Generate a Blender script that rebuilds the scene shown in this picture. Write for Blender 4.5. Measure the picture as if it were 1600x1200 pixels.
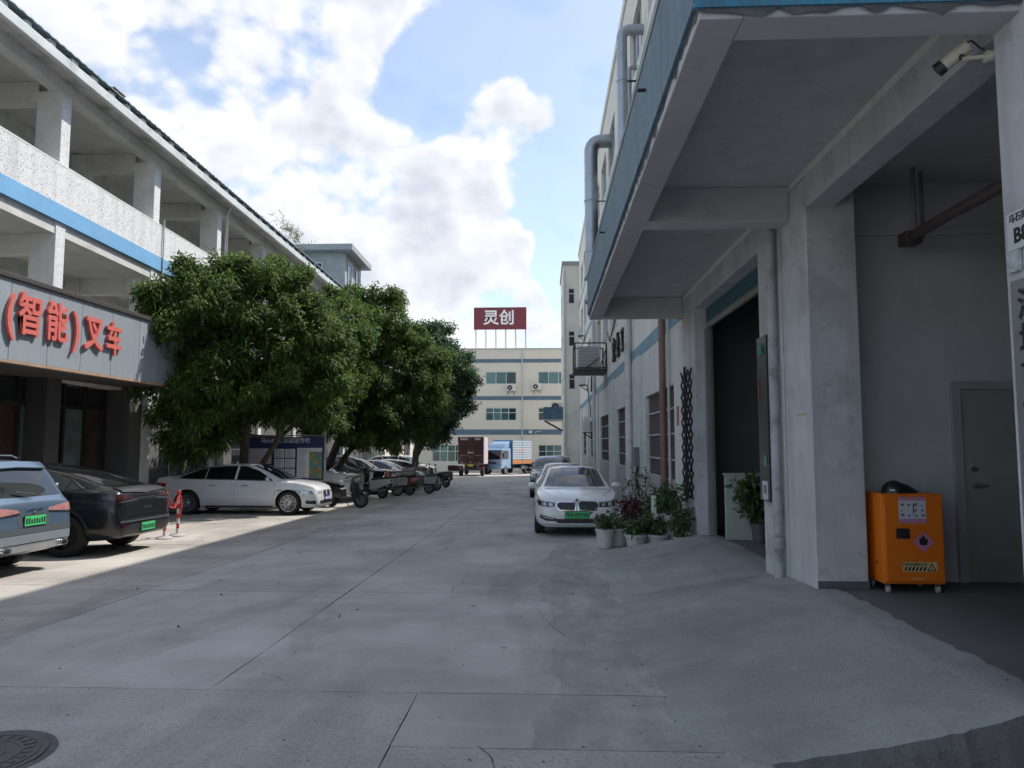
import bpy, bmesh, math, random
import numpy as np
from mathutils import Vector, Matrix, Euler
from mathutils.bvhtree import BVHTree
from mathutils.geometry import tessellate_polygon
R = math.radians
S = bpy.context.scene
for o in list(bpy.data.objects): bpy.data.objects.remove(o)
COL = S.collection

# ------------------------------------------------------------------ camera
cam = bpy.data.objects.new('camera', bpy.data.cameras.new('camera'))
COL.objects.link(cam); S.camera = cam
cam.location = (0, 0, 1.75)
cam.rotation_euler = (R(90 + 4.6545), 0, R(2.5252))
cam.data.sensor_width = 36.0
cam.data.lens = 36.0 * 1130 / 1600
cam.data.clip_start = .05
cam.data.clip_end = 3000

# ------------------------------------------------------------------ sun, sky, exposure
SUN = Vector((.56, .45, 1.0)).normalized()            # towards the sun
sl = bpy.data.lights.new('sun', 'SUN'); sl.energy = 2.65; sl.angle = R(.53); sl.color = (1, .955, .89)
so = bpy.data.objects.new('sun', sl); COL.objects.link(so)
so.rotation_euler = SUN.to_track_quat('Z', 'Y').to_euler(); so.location = (30, 30, 60)

W = bpy.data.worlds.new('World'); S.world = W; W.use_nodes = True
CL0, CL1 = .44, .555        # cloud edge: from thin veil to full cloud
def build_world():
    nt = W.node_tree; N = nt.nodes; L = nt.links; N.clear()
    def nd(t, **k):
        n = N.new(t)
        for a, b in k.items(): setattr(n, a, b)
        return n
    def math_(op, a, b=None, clamp=False):
        n = nd('ShaderNodeMath', operation=op, use_clamp=clamp)
        for i, v in enumerate((a, b)):
            if v is None: continue
            if isinstance(v, (int, float)): n.inputs[i].default_value = v
            else: L.new(v, n.inputs[i])
        return n.outputs[0]
    out = nd('ShaderNodeOutputWorld')
    sky = nd('ShaderNodeTexSky', sky_type='NISHITA', sun_disc=False)
    sky.sun_elevation = math.asin(SUN.z); sky.sun_rotation = math.atan2(SUN.x, SUN.y)
    sky.air_density = 1.0; sky.dust_density = .8; sky.ozone_density = 1.3; sky.altitude = 20
    bsky = nd('ShaderNodeBackground'); bsky.inputs[1].default_value = .105
    L.new(sky.outputs[0], bsky.inputs[0])
    tc = nd('ShaderNodeTexCoord')
    # heaps of cumulus (direction, radius, amount): + where there is cloud, - where the blue shows
    blobs = [((-.52,.74,.43),.36,.20), ((-.36,.80,.48),.22,.17), ((-.43,.83,.35),.26,.2), ((-.25,.83,.50),.13,.12),
             ((-.175,.880,.440),.085,-.25), ((-.115,.870,.475),.07,-.25), ((-.225,.878,.422),.045,-.12), ((-.270,.890,.370),.12,.14), ((-.075,.905,.418),.075,.16), ((-.018,.897,.440),.06,.16),
             ((-.243,.921,.304),.17,.18), ((-.130,.945,.300),.11,.14), ((-.095,.968,.232),.09,.14), ((-.045,.984,.172),.09,.14), ((.02,.992,.12),.08,.10),
             ((.075,.911,.407),.07,-.26), ((.025,.952,.304),.055,-.26), ((-.02,.863,.503),.09,-.22), ((.07,.84,.53),.12,-.26), ((.03,.970,.240),.05,-.22), ((-.174,.967,.184),.16,.18), ((-.3,.94,.15),.22,.2), ((-.018,.962,.272),.014,.12)]
    bias = None
    for c, r, a in blobs:
        v = nd('ShaderNodeVectorMath', operation='DISTANCE'); L.new(tc.outputs['Generated'], v.inputs[0]); v.inputs[1].default_value = c
        m = nd('ShaderNodeMapRange', interpolation_type='SMOOTHSTEP'); L.new(v.outputs['Value'], m.inputs[0])
        m.inputs[1].default_value = r * 1.35; m.inputs[2].default_value = r * .3; m.inputs[3].default_value = 0; m.inputs[4].default_value = a
        bias = m.outputs[0] if bias is None else math_('ADD', bias, m.outputs[0])
    bias = math_('MINIMUM', bias, .18)
    def dens(off, fine=True):
        mp = nd('ShaderNodeMapping'); mp.inputs['Location'].default_value = off; mp.inputs['Scale'].default_value = (1, 1, 1.25)
        L.new(tc.outputs['Generated'], mp.inputs[0])
        n1 = nd('ShaderNodeTexNoise'); n1.inputs['Scale'].default_value = 5.5; n1.inputs['Detail'].default_value = 7; n1.inputs['Roughness'].default_value = .55; n1.inputs['Distortion'].default_value = .12
        L.new(mp.outputs[0], n1.inputs['Vector'])
        v2 = nd('ShaderNodeTexVoronoi', feature='F1'); v2.inputs['Scale'].default_value = 12; v2.inputs['Detail'].default_value = 2.0; v2.inputs['Roughness'].default_value = .5
        L.new(mp.outputs[0], v2.inputs['Vector'])
        a = math_('MULTIPLY', n1.outputs['Fac'], .80); b = math_('MULTIPLY', math_('SUBTRACT', 1.0, v2.outputs['Distance']), .20)
        return math_('ADD', a, b)
    d0 = dens((0, 0, 0)); s_ = SUN * .028
    d1 = dens((s_.x, s_.y, s_.z))
    tot = math_('ADD', d0, bias)
    al = nd('ShaderNodeMapRange', interpolation_type='SMOOTHSTEP'); L.new(tot, al.inputs[0])
    al.inputs[3].default_value = .24; al.inputs[1].default_value = CL0; al.inputs[2].default_value = CL1
    # cloud tone: sunward slopes and thin rims bright, thick middles grey-blue
    sl_ = math_('MULTIPLY', math_('SUBTRACT', d0, d1), 4.5)
    th = nd('ShaderNodeMapRange'); L.new(tot, th.inputs[0]); th.inputs[1].default_value = CL1-.06; th.inputs[2].default_value = CL1+.17; th.inputs[3].default_value = .95; th.inputs[4].default_value = .30
    tone = math_('ADD', th.outputs[0], sl_, True)
    rp = nd('ShaderNodeValToRGB'); e = rp.color_ramp.elements
    e[0].position = .1; e[0].color = (.64, .69, .78, 1); e[1].position = .95; e[1].color = (.93, .94, .96, 1)
    L.new(tone, rp.inputs[0])
    bcl = nd('ShaderNodeBackground'); bcl.inputs[1].default_value = .53; L.new(rp.outputs[0], bcl.inputs[0])
    mx = nd('ShaderNodeMixShader'); L.new(al.outputs[0], mx.inputs[0]); L.new(bsky.outputs[0], mx.inputs[1]); L.new(bcl.outputs[0], mx.inputs[2])
    L.new(mx.outputs[0], out.inputs[0])
build_world()
W.cycles.sampling_method = 'MANUAL'; W.cycles.sample_map_resolution = 512
V = S.view_settings; V.view_transform = 'Standard'; V.look = 'None'; V.gamma = 1; V.exposure = 1.08; V.use_curve_mapping = False
S.render.engine = 'CYCLES'; S.cycles.use_denoising = True; S.cycles.max_bounces = 5; S.cycles.diffuse_bounces = 4; S.cycles.glossy_bounces = 3; S.cycles.use_adaptive_sampling = True; S.cycles.adaptive_threshold = .03; S.cycles.sample_clamp_indirect = 6

# ------------------------------------------------------------------ helpers
def gz(y): return -.0155 * max(-20.0, min(y, 72.0))      # the yard falls gently away from the camera

def wloc(p):
    v = Vector((0, 0, 0))
    while p is not None: v = v + p.location; p = p.parent
    return v

def tag(o, label=None, cat=None, group=None, kind=None):
    if label: o['label'] = label
    if cat: o['category'] = cat
    if group: o['group'] = group
    if kind: o['kind'] = kind
    return o

def thing(name, label, cat, loc=(0, 0, 0), rz=0.0, group=None, rx=0.0):
    o = bpy.data.objects.new(name, None); COL.objects.link(o); o.empty_display_size = .2
    o.location = loc; o.rotation_euler = (rx, 0, rz)
    return tag(o, label, cat, group)

def copy_tree(o, parent=None):
    c = o.copy(); COL.objects.link(c); c.parent = parent
    for ch in o.children: copy_tree(ch, c)
    return c

SHEAR = {}      # a building whose floors fall with the yard: name -> (fall per metre, from y)
class MB:
    """collects shapes and links them as one mesh object"""
    def __init__(s): s.v = []; s.f = []
    def add(s, vs, fs):
        b = len(s.v); s.v += [tuple(v) for v in vs]; s.f += [tuple(i + b for i in f) for f in fs]; return s
    def box(s, x0, x1, y0, y1, z0, z1):
        return s.add([(x0,y0,z0),(x1,y0,z0),(x1,y1,z0),(x0,y1,z0),(x0,y0,z1),(x1,y0,z1),(x1,y1,z1),(x0,y1,z1)],
                     [(3,2,1,0),(4,5,6,7),(0,1,5,4),(1,2,6,5),(2,3,7,6),(3,0,4,7)])
    def hexa(s, p):  # 8 points: bottom 4 ccw, top 4 ccw
        return s.add(p, [(3,2,1,0),(4,5,6,7),(0,1,5,4),(1,2,6,5),(2,3,7,6),(3,0,4,7)])
    def bar(s, a, b, w, h=None):   # square bar between two points
        a = Vector(a); b = Vector(b); h = h or w; d = (b - a).normalized()
        u = d.cross(Vector((0, 0, 1)))
        if u.length < 1e-3: u = Vector((1, 0, 0))
        u.normalize(); n = u.cross(d).normalized(); u = u * w / 2; n = n * h / 2
        return s.hexa([a-u-n, a+u-n, b+u-n, b-u-n, a-u+n, a+u+n, b+u+n, b-u+n])
    def tube(s, pts, r, n=8, cap=True):
        pts = [Vector(p) for p in pts]; rs = r if isinstance(r, (list, tuple)) else [r] * len(pts)
        vs = []; fs = []; pu = None
        for i, p in enumerate(pts):
            d = (pts[min(i+1, len(pts)-1)] - pts[max(i-1, 0)]).normalized()
            if pu is None:
                u = d.cross(Vector((0, 0, 1)))
                if u.length < 1e-3: u = Vector((1, 0, 0))
            else: u = pu - d * pu.dot(d)
            u.normalize(); w = d.cross(u); pu = u
            for k in range(n):
                a = 2 * math.pi * k / n; vs.append(p + (u * math.cos(a) + w * math.sin(a)) * rs[i])
        for i in range(len(pts) - 1):
            for k in range(n):
                k2 = (k + 1) % n; fs.append((i*n+k, i*n+k2, (i+1)*n+k2, (i+1)*n+k))
        if cap: fs.append(tuple(range(n - 1, -1, -1))); fs.append(tuple(range((len(pts)-1)*n, len(pts)*n)))
        return s.add(vs, fs)
    def lathe(s, prof, c=(0, 0, 0), n=24, axis='z', cap=True):
        vs = []; fs = []; m = len(prof)
        for r, h in prof:
            for k in range(n):
                a = 2 * math.pi * k / n; x, y = r * math.cos(a), r * math.sin(a)
                q = (x, y, h) if axis == 'z' else ((x, h, y) if axis == 'y' else (h, x, y))
                vs.append((q[0]+c[0], q[1]+c[1], q[2]+c[2]))
        for i in range(m - 1):
            for k in range(n):
                k2 = (k + 1) % n; q = (i*n+k, i*n+k2, (i+1)*n+k2, (i+1)*n+k)
                fs.append(q if axis != 'y' else q[::-1])
        if cap: fs.append(tuple(range(n-1, -1, -1))); fs.append(tuple(range((m-1)*n, m*n)))
        return s.add(vs, fs)
    def prism(s, poly, a, b, axis='y'):   # 2-D polygon extruded along an axis from a to b
        def P(u, v, t): return {'y': (u, t, v), 'x': (t, u, v), 'z': (u, v, t)}[axis]
        n = len(poly); vs = [P(u, v, a) for u, v in poly] + [P(u, v, b) for u, v in poly]
        fs = [tuple(range(n)), tuple(range(2*n-1, n-1, -1))] + [(i, n+i, n+(i+1) % n, (i+1) % n) for i in range(n)]
        return s.add(vs, fs)
    def quad(s, *p): return s.add(p, [tuple(range(len(p)))])
    def build(s, name, m, parent=None, world=False, smooth=None, bevel=0, kind=None, subsurf=0, fix=True):
        off = wloc(parent) if (world and parent is not None) else Vector((0, 0, 0))
        if parent is not None and SHEAR:
            q = parent
            while q.parent is not None: q = q.parent
            if q.name in SHEAR: k_, y_ = SHEAR[q.name]; s.v = [(v[0], v[1], v[2] - k_*(v[1]-y_)) for v in s.v]
        me = bpy.data.meshes.new(name)
        me.from_pydata([(v[0]-off.x, v[1]-off.y, v[2]-off.z) for v in s.v], [], s.f)
        if fix:
            bm = bmesh.new(); bm.from_mesh(me); bmesh.ops.recalc_face_normals(bm, faces=bm.faces); bm.to_mesh(me); bm.free()
        me.materials.append(m)
        return link(name, me, parent, smooth, bevel, kind, subsurf)

def link(name, me, parent=None, smooth=None, bevel=0, kind=None, subsurf=0):
    o = bpy.data.objects.new(name, me); COL.objects.link(o); o.parent = parent
    if smooth is not None:
        me.polygons.foreach_set('use_smooth', [True] * len(me.polygons))
        me.set_sharp_from_angle(angle=R(smooth))
    if bevel:
        b = o.modifiers.new('b', 'BEVEL'); b.width = bevel; b.segments = 2; b.limit_method = 'ANGLE'; b.angle_limit = R(40)
    if subsurf:
        b = o.modifiers.new('s', 'SUBSURF'); b.levels = subsurf; b.render_levels = subsurf
    if kind: o['kind'] = kind
    return o

def box(name, m, b, parent=None, world=True, bevel=0, kind=None):
    return MB().box(*b).build(name, m, parent, world, None, bevel, kind)

def holed(mb, axis, c, u0, u1, v0, v1, holes, depth):
    """a wall face at axis=c with rectangular openings and their reveals (going to c+depth)"""
    us = sorted({u0, u1, *[h[0] for h in holes], *[h[1] for h in holes]}); vs = sorted({v0, v1, *[h[2] for h in holes], *[h[3] for h in holes]})
    P = (lambda t, u, v: (t, u, v)) if axis == 'x' else (lambda t, u, v: (u, t, v))
    for i in range(len(us)-1):
        for j in range(len(vs)-1):
            a, b, d, e = us[i], us[i+1], vs[j], vs[j+1]; mu, mv = (a+b)/2, (d+e)/2
            if any(h[0] < mu < h[1] and h[2] < mv < h[3] for h in holes): continue
            mb.quad(P(c, a, d), P(c, b, d), P(c, b, e), P(c, a, e))
    for a, b, d, e in holes:
        for q in (((a, d), (b, d)), ((b, d), (b, e)), ((b, e), (a, e)), ((a, e), (a, d))):
            mb.quad(P(c, *q[0]), P(c, *q[1]), P(c + depth, *q[1]), P(c + depth, *q[0]))

def text_mesh(txt, size, ext=.0, bold=.0, align='CENTER'):
    cu = bpy.data.curves.new('t', 'FONT'); cu.body = txt; cu.size = size; cu.extrude = ext; cu.offset = bold; cu.align_x = align; cu.align_y = 'CENTER'; cu.resolution_u = 3
    o = bpy.data.objects.new('t', cu); COL.objects.link(o)
    dg = bpy.context.evaluated_depsgraph_get(); dg.update()
    me = bpy.data.meshes.new_from_object(o.evaluated_get(dg))
    bpy.data.objects.remove(o); bpy.data.curves.remove(cu)
    return me

def text(name, txt, m, parent, M4, size, ext=.002, bold=.0, align='CENTER', world=True):
    """M4 places the text plane: x along the line, y up, z out of the face"""
    me = text_mesh(txt, size, ext, bold, align); me.name = name
    M4 = M4.copy()
    if world and parent is not None: M4.translation -= wloc(parent)
    me.transform(M4); me.materials.clear(); me.materials.append(m)
    return link(name, me, parent)

def frame(o, x, y):
    """matrix from origin, x direction and y direction"""
    x = Vector(x).normalized(); y = Vector(y).normalized(); z = x.cross(y)
    M4 = Matrix.Identity(4)
    for i in range(3): M4[i][0] = x[i]; M4[i][1] = y[i]; M4[i][2] = z[i]; M4[i][3] = o[i]
    return M4

# ------------------------------------------------------------------ materials
MATS = {}
def M(name, col, rough=.6, metal=0.0, var=.10, scale=2.5, bump=0.0, bscale=30.0, coat=0.0, spec=.5, stain=None, samt=.0, sscale=.8, streak=0.0, rand=0.0, emit=0.0, chip=0.0):
    """plain procedural surface: base colour, cloudy variation, optional stains, vertical streaks and relief"""
    if name in MATS: return MATS[name]
    m = bpy.data.materials.new(name); m.use_nodes = True; MATS[name] = m
    nt = m.node_tree; N = nt.nodes; L = nt.links; b = N['Principled BSDF']
    b.inputs['Roughness'].default_value = rough; b.inputs['Metallic'].default_value = metal; b.inputs['Specular IOR Level'].default_value = spec
    b.inputs['Coat Weight'].default_value = coat; b.inputs['Coat Roughness'].default_value = .04
    tc = N.new('ShaderNodeTexCoord'); src = tc.outputs['Object']
    def noise(sc, det=5, rg=.6, vec=None):
        n = N.new('ShaderNodeTexNoise'); n.inputs['Scale'].default_value = sc; n.inputs['Detail'].default_value = det; n.inputs['Roughness'].default_value = rg
        L.new(vec or src, n.inputs['Vector']); return n.outputs['Fac']
    def mixc(fac, a, bcol):
        x = N.new('ShaderNodeMix'); x.data_type = 'RGBA'
        if isinstance(fac, float): x.inputs[0].default_value = fac
        else: L.new(fac, x.inputs[0])
        for k, c in ((6, a), (7, bcol)):
            if isinstance(c, tuple): x.inputs[k].default_value = (*c, 1)
            else: L.new(c, x.inputs[k])
        return x.outputs[2]
    def rng(f, a, bb, c=0.0, d=1.0):
        r = N.new('ShaderNodeMapRange'); L.new(f, r.inputs[0]); r.inputs[1].default_value = a; r.inputs[2].default_value = bb; r.inputs[3].default_value = c; r.inputs[4].default_value = d
        return r.outputs[0]
    lo = tuple(c * (1 - var) for c in col); hi = tuple(min(1, c * (1 + var)) for c in col)
    c = mixc(rng(noise(scale), .3, .7), lo, hi) if var else None
    if stain:
        f = rng(noise(sscale, 8, .68), .52, .72, 0, samt); c = mixc(f, c or col, stain)
    if chip:
        f = rng(noise(2.1, 9, .72), .585, .61, 0, chip); c = mixc(f, c or col, tuple(min(.8, x*1.25+.02) for x in col)); f = rng(noise(3.3, 9, .7), .60, .62, 0, chip); c = mixc(f, c, tuple(x*.6 for x in col))
    if streak:
        mp = N.new('ShaderNodeMapping'); mp.inputs['Scale'].default_value = (5, 5, .22); L.new(src, mp.inputs[0])
        f = rng(noise(1.3, 6, .65, mp.outputs[0]), .5, .78, 0, streak); c = mixc(f, c or col, stain or tuple(x * .35 for x in col))
    if rand:
        oi = N.new('ShaderNodeObjectInfo'); hs = N.new('ShaderNodeHueSaturation'); L.new(rng(oi.outputs['Random'], 0, 1, 1 - rand, 1 + rand), hs.inputs['Value'])
        if c is None: hs.inputs['Color'].default_value = (*col, 1)
        else: L.new(c, hs.inputs['Color'])
        c = hs.outputs[0]
    if c is None: b.inputs['Base Color'].default_value = (*col, 1)
    else: L.new(c, b.inputs['Base Color'])
    if bump:
        bp = N.new('ShaderNodeBump'); bp.inputs['Strength'].default_value = bump; bp.inputs['Distance'].default_value = .01
        L.new(noise(bscale, 6, .65), bp.inputs['Height']); L.new(bp.outputs[0], b.inputs['Normal'])
    if emit:
        b.inputs['Emission Strength'].default_value = emit; b.inputs['Emission Color'].default_value = (*col, 1)
    return m

def nodes_of(name, rough):
    m = bpy.data.materials.new(name); m.use_nodes = True; MATS[name] = m
    b = m.node_tree.nodes['Principled BSDF']; b.inputs['Roughness'].default_value = rough
    return m, m.node_tree.nodes, m.node_tree.links, b

def concrete(name, base, tint=(1, 1, 1), speck=.35, oil=.5, rand=.06, bump=.35, dark=(.12, .12, .118), gut=0.0):
    """yard concrete: cloudy tone, worn lanes along the yard, pits, drips of oil"""
    m, N, L, b = nodes_of(name, .82)
    tc = N.new('ShaderNodeTexCoord'); g = tc.outputs['Object']
    def mp(s):
        x = N.new('ShaderNodeMapping'); x.inputs['Scale'].default_value = s; L.new(g, x.inputs[0]); return x.outputs[0]
    def nz(v, sc, det=6, rg=.6, dist=0):
        n = N.new('ShaderNodeTexNoise'); n.inputs['Scale'].default_value = sc; n.inputs['Detail'].default_value = det; n.inputs['Roughness'].default_value = rg; n.inputs['Distortion'].default_value = dist
        L.new(v, n.inputs['Vector']); return n.outputs['Fac']
    def rng(f, a, bb, c=0.0, d=1.0):
        r = N.new('ShaderNodeMapRange'); L.new(f, r.inputs[0])
        for i, v in enumerate((a, bb, c, d)): r.inputs[i+1].default_value = v
        return r.outputs[0]
    def mix(f, a, c, mode='MIX'):
        x = N.new('ShaderNodeMix'); x.data_type = 'RGBA'; x.blend_type = mode
        L.new(f, x.inputs[0]) if not isinstance(f, float) else setattr(x.inputs[0], 'default_value', f)
        for k, q in ((6, a), (7, c)):
            if isinstance(q, tuple): x.inputs[k].default_value = (*q, 1)
            else: L.new(q, x.inputs[k])
        return x.outputs[2]
    def mult(p_, q_):
        x = N.new('ShaderNodeMath'); x.operation = 'MULTIPLY'; L.new(p_, x.inputs[0]); L.new(q_, x.inputs[1]); return x.outputs[0]
    col = tuple(base * t for t in tint)
    c = mix(rng(nz(mp((1, 1, 1)), .55, 8, .62), .32, .7), tuple(x * .66 for x in col), tuple(x * 1.2 for x in col))
    c = mix(rng(nz(mp((1, .22, 1)), .9, 8, .7, .9), .5, .76, 0, .6), c, dark)                 # worn, greasy lanes
    c = mix(rng(nz(mp((.25, 1.6, 1)), 1.6, 6, .6), .52, .75, 0, .22), c, tuple(min(.6, x * 1.5) for x in col))  # dusty trowel sweeps
    sx = N.new('ShaderNodeSeparateXYZ'); L.new(g, sx.inputs[0]); wv = N.new('ShaderNodeMath'); wv.operation = 'MULTIPLY_ADD'; L.new(nz(mp((1, .35, 1)), 1.1, 6, .6), wv.inputs[0]); wv.inputs[1].default_value = 1.5; L.new(sx.outputs[0], wv.inputs[2])
    ab = N.new('ShaderNodeMath'); ab.operation = 'COMPARE'; L.new(wv.outputs[0], ab.inputs[0]); ab.inputs[1].default_value = 1.22; ab.inputs[2].default_value = gut
    c = mix(rng(nz(mp((1, .5, 1)), 3.2, 7, .7), .40, .62, 0, .5) if gut < .01 else mult(ab.outputs[0], rng(nz(mp((1, .5, 1)), 3.2, 7, .7), .36, .60, 0, .55)), c, tuple(x*.42 for x in col)) if gut > .01 else c
    c = mix(rng(nz(mp((1, 1, 1)), 38, 5, .75), .5, .78, 0, speck), c, tuple(x * .35 for x in col))
    c = mix(rng(nz(mp((1, 1, 1)), 90, 3, .7), .56, .75, 0, speck), c, tuple(min(.7, x * 1.6) for x in col))
    vo = N.new('ShaderNodeTexVoronoi'); vo.inputs['Scale'].default_value = 1.15; vo.inputs['Randomness'].default_value = 1; L.new(mp((1, .8, 1)), vo.inputs['Vector'])
    sp = N.new('ShaderNodeMath'); sp.operation = 'ADD'; L.new(vo.outputs['Distance'], sp.inputs[0]); L.new(rng(nz(mp((1, 1, 1)), 16, 4), 0, 1, -.05, .05), sp.inputs[1])
    c = mix(rng(sp.outputs[0], .028, .045, oil, 0), c, (.035, .034, .033))                       # drips and gum
    if rand:
        oi = N.new('ShaderNodeObjectInfo'); hs = N.new('ShaderNodeHueSaturation'); L.new(rng(oi.outputs['Random'], 0, 1, 1 - rand, 1 + rand), hs.inputs['Value']); L.new(c, hs.inputs['Color']); c = hs.outputs[0]
    L.new(c, b.inputs['Base Color'])
    L.new(rng(nz(mp((1, 1, 1)), 1.4), .3, .7, .68, .92), b.inputs['Roughness'])
    bp = N.new('ShaderNodeBump'); bp.inputs['Strength'].default_value = bump; bp.inputs['Distance'].default_value = .012
    ad = N.new('ShaderNodeMath'); ad.operation = 'ADD'; L.new(nz(mp((1, 1, 1)), 60, 5, .7), ad.inputs[0]); L.new(nz(mp((1, 1, 1)), 5, 5, .6), ad.inputs[1])
    L.new(ad.outputs[0], bp.inputs['Height']); L.new(bp.outputs[0], b.inputs['Normal'])
    return m

def pebbledash(name, base, spot, amt=.7, sc=26):
    """spatter-dash render: pale coat with dark pits"""
    m, N, L, b = nodes_of(name, .85)
    tc = N.new('ShaderNodeTexCoord')
    n = N.new('ShaderNodeTexNoise'); n.inputs['Scale'].default_value = sc; n.inputs['Detail'].default_value = 3; n.inputs['Roughness'].default_value = .6; L.new(tc.outputs['Object'], n.inputs['Vector'])
    r = N.new('ShaderNodeMapRange'); L.new(n.outputs['Fac'], r.inputs[0]); r.inputs[1].default_value = .55; r.inputs[2].default_value = .64; r.inputs[4].default_value = amt
    mp = N.new('ShaderNodeMapping'); mp.inputs['Scale'].default_value = (3, 3, .25); L.new(tc.outputs['Object'], mp.inputs[0])
    n2 = N.new('ShaderNodeTexNoise'); n2.inputs['Scale'].default_value = 1.2; n2.inputs['Detail'].default_value = 7; L.new(mp.outputs[0], n2.inputs['Vector'])
    r2 = N.new('ShaderNodeMapRange'); L.new(n2.outputs['Fac'], r2.inputs[0]); r2.inputs[1].default_value = .45; r2.inputs[2].default_value = .75; r2.inputs[4].default_value = .5
    x = N.new('ShaderNodeMix'); x.data_type = 'RGBA'; L.new(r2.outputs[0], x.inputs[0]); x.inputs[6].default_value = (*base, 1); x.inputs[7].default_value = (*[c * .62 for c in base], 1)
    y = N.new('ShaderNodeMix'); y.data_type = 'RGBA'; L.new(r.outputs[0], y.inputs[0]); L.new(x.outputs[2], y.inputs[6]); y.inputs[7].default_value = (*spot, 1)
    L.new(y.outputs[2], b.inputs['Base Color'])
    bp = N.new('ShaderNodeBump'); bp.inputs['Strength'].default_value = .6; bp.inputs['Distance'].default_value = .012; bp.invert = True
    L.new(r.outputs[0], bp.inputs['Height']); L.new(bp.outputs[0], b.inputs['Normal'])
    return m

def mosaic(name, ca, cb, grout, axes='yz', tile=.055):
    """small glazed wall mosaic with weathered streaks"""
    m, N, L, b = nodes_of(name, .72); b.inputs['Specular IOR Level'].default_value = .25
    tc = N.new('ShaderNodeTexCoord'); sp = N.new('ShaderNodeSeparateXYZ'); L.new(tc.outputs['Object'], sp.inputs[0])
    cb_ = N.new('ShaderNodeCombineXYZ'); L.new(sp.outputs['Y' if axes[0] == 'y' else 'X'], cb_.inputs[0]); L.new(sp.outputs['Z'], cb_.inputs[1])
    br = N.new('ShaderNodeTexBrick'); L.new(cb_.outputs[0], br.inputs['Vector']); br.offset = 0
    br.inputs['Scale'].default_value = 1; br.inputs['Brick Width'].default_value = tile; br.inputs['Row Height'].default_value = tile; br.inputs['Mortar Size'].default_value = tile * .07
    br.inputs['Color1'].default_value = (*ca, 1); br.inputs['Color2'].default_value = (*cb, 1); br.inputs['Mortar'].default_value = (*grout, 1)
    mp = N.new('ShaderNodeMapping'); mp.inputs['Scale'].default_value = (4, 4, .3); L.new(tc.outputs['Object'], mp.inputs[0])
    n = N.new('ShaderNodeTexNoise'); n.inputs['Scale'].default_value = 1.3; n.inputs['Detail'].default_value = 8; n.inputs['Roughness'].default_value = .66; L.new(mp.outputs[0], n.inputs['Vector'])
    r = N.new('ShaderNodeMapRange'); L.new(n.outputs['Fac'], r.inputs[0]); r.inputs[1].default_value = .4; r.inputs[2].default_value = .75; r.inputs[4].default_value = .65
    x = N.new('ShaderNodeMix'); x.data_type = 'RGBA'; L.new(r.outputs[0], x.inputs[0]); L.new(br.outputs['Color'], x.inputs[6]); x.inputs[7].default_value = (.09, .105, .115, 1)
    L.new(x.outputs[2], b.inputs['Base Color'])
    bp = N.new('ShaderNodeBump'); bp.inputs['Strength'].default_value = .4; bp.inputs['Distance'].default_value = .004; bp.invert = True; L.new(br.outputs['Fac'], bp.inputs['Height']); L.new(bp.outputs[0], b.inputs['Normal'])
    return m

def leafmat(name, dark, light, young, trans=.35, gloss=.42):
    m, N, L, b = nodes_of(name, gloss)
    ge = N.new('ShaderNodeNewGeometry'); rp = N.new('ShaderNodeValToRGB'); L.new(ge.outputs['Random Per Island'], rp.inputs[0])
    e = rp.color_ramp.elements; e[0].color = (*dark, 1); e[1].color = (*young, 1); k = rp.color_ramp.elements.new(.72); k.color = (*light, 1)
    tc = N.new('ShaderNodeTexCoord'); n = N.new('ShaderNodeTexNoise'); n.inputs['Scale'].default_value = .9; n.inputs['Detail'].default_value = 3; L.new(tc.outputs['Object'], n.inputs['Vector'])
    r = N.new('ShaderNodeMapRange'); L.new(n.outputs['Fac'], r.inputs[0]); r.inputs[1].default_value = .3; r.inputs[2].default_value = .7; r.inputs[3].default_value = .75; r.inputs[4].default_value = 1.3
    hs = N.new('ShaderNodeHueSaturation'); L.new(r.outputs[0], hs.inputs['Value']); L.new(rp.outputs[0], hs.inputs['Color'])
    L.new(hs.outputs[0], b.inputs['Base Color'])
    t = N.new('ShaderNodeBsdfTranslucent'); L.new(hs.outputs[0], t.inputs[0])
    x = N.new('ShaderNodeMixShader'); x.inputs[0].default_value = trans; L.new(b.outputs[0], x.inputs[1]); L.new(t.outputs[0], x.inputs[2])
    L.new(x.outputs[0], N['Material Output'].inputs[0])
    return m

road_c = concrete('yard concrete', .415, (1.03, 1.0, .95), gut=.42)
rough_c = concrete('rough aggregate concrete', .41, (1.03, 1.0, .95), speck=1.0, oil=.6, bump=.9)
park_c = concrete('parking bay concrete', .385, (1.06, .97, .87), speck=.3, oil=.25)  # warm tint stands in for sunlight on the same concrete
ramp_c = concrete('ramp cement', .33, (.98, 1.01, .97), speck=.6, oil=.5, rand=0, bump=.8)
kerb_c = concrete('dirty ramp edge', .13, (1, .98, .94), speck=.8, oil=.2, rand=0, bump=1.0)
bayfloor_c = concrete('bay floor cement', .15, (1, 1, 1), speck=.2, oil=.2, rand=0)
joint_m = M('joint dirt', (.05, .05, .046), .95)
white_wall = M('white wall paint', (.70, .70, .68), .75, var=.10, scale=1.2, stain=(.30, .29, .27), samt=.45, sscale=.9, streak=.25, bump=.12, bscale=50)
gate_paint = M('grey white wall paint', (.49, .495, .51), .7, chip=.35, var=.14, scale=1.3, stain=(.24, .225, .22), samt=.6, sscale=1.5, streak=.45, bump=.1, bscale=45)
soffit_m = M('soffit paint', (.47, .47, .48), .8, chip=.3, var=.14, scale=.9, stain=(.28, .25, .24), samt=.6, sscale=.9)
bay_m = M('bay wall paint', (.50, .50, .51), .75, chip=.25, var=.14, scale=.8, stain=(.30, .285, .28), samt=.55, sscale=.8)
cream_m = M('cream wall paint', (.66, .62, .52), .8, var=.05, scale=.5, stain=(.42, .39, .33), samt=.25, sscale=.5, streak=.15)
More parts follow.
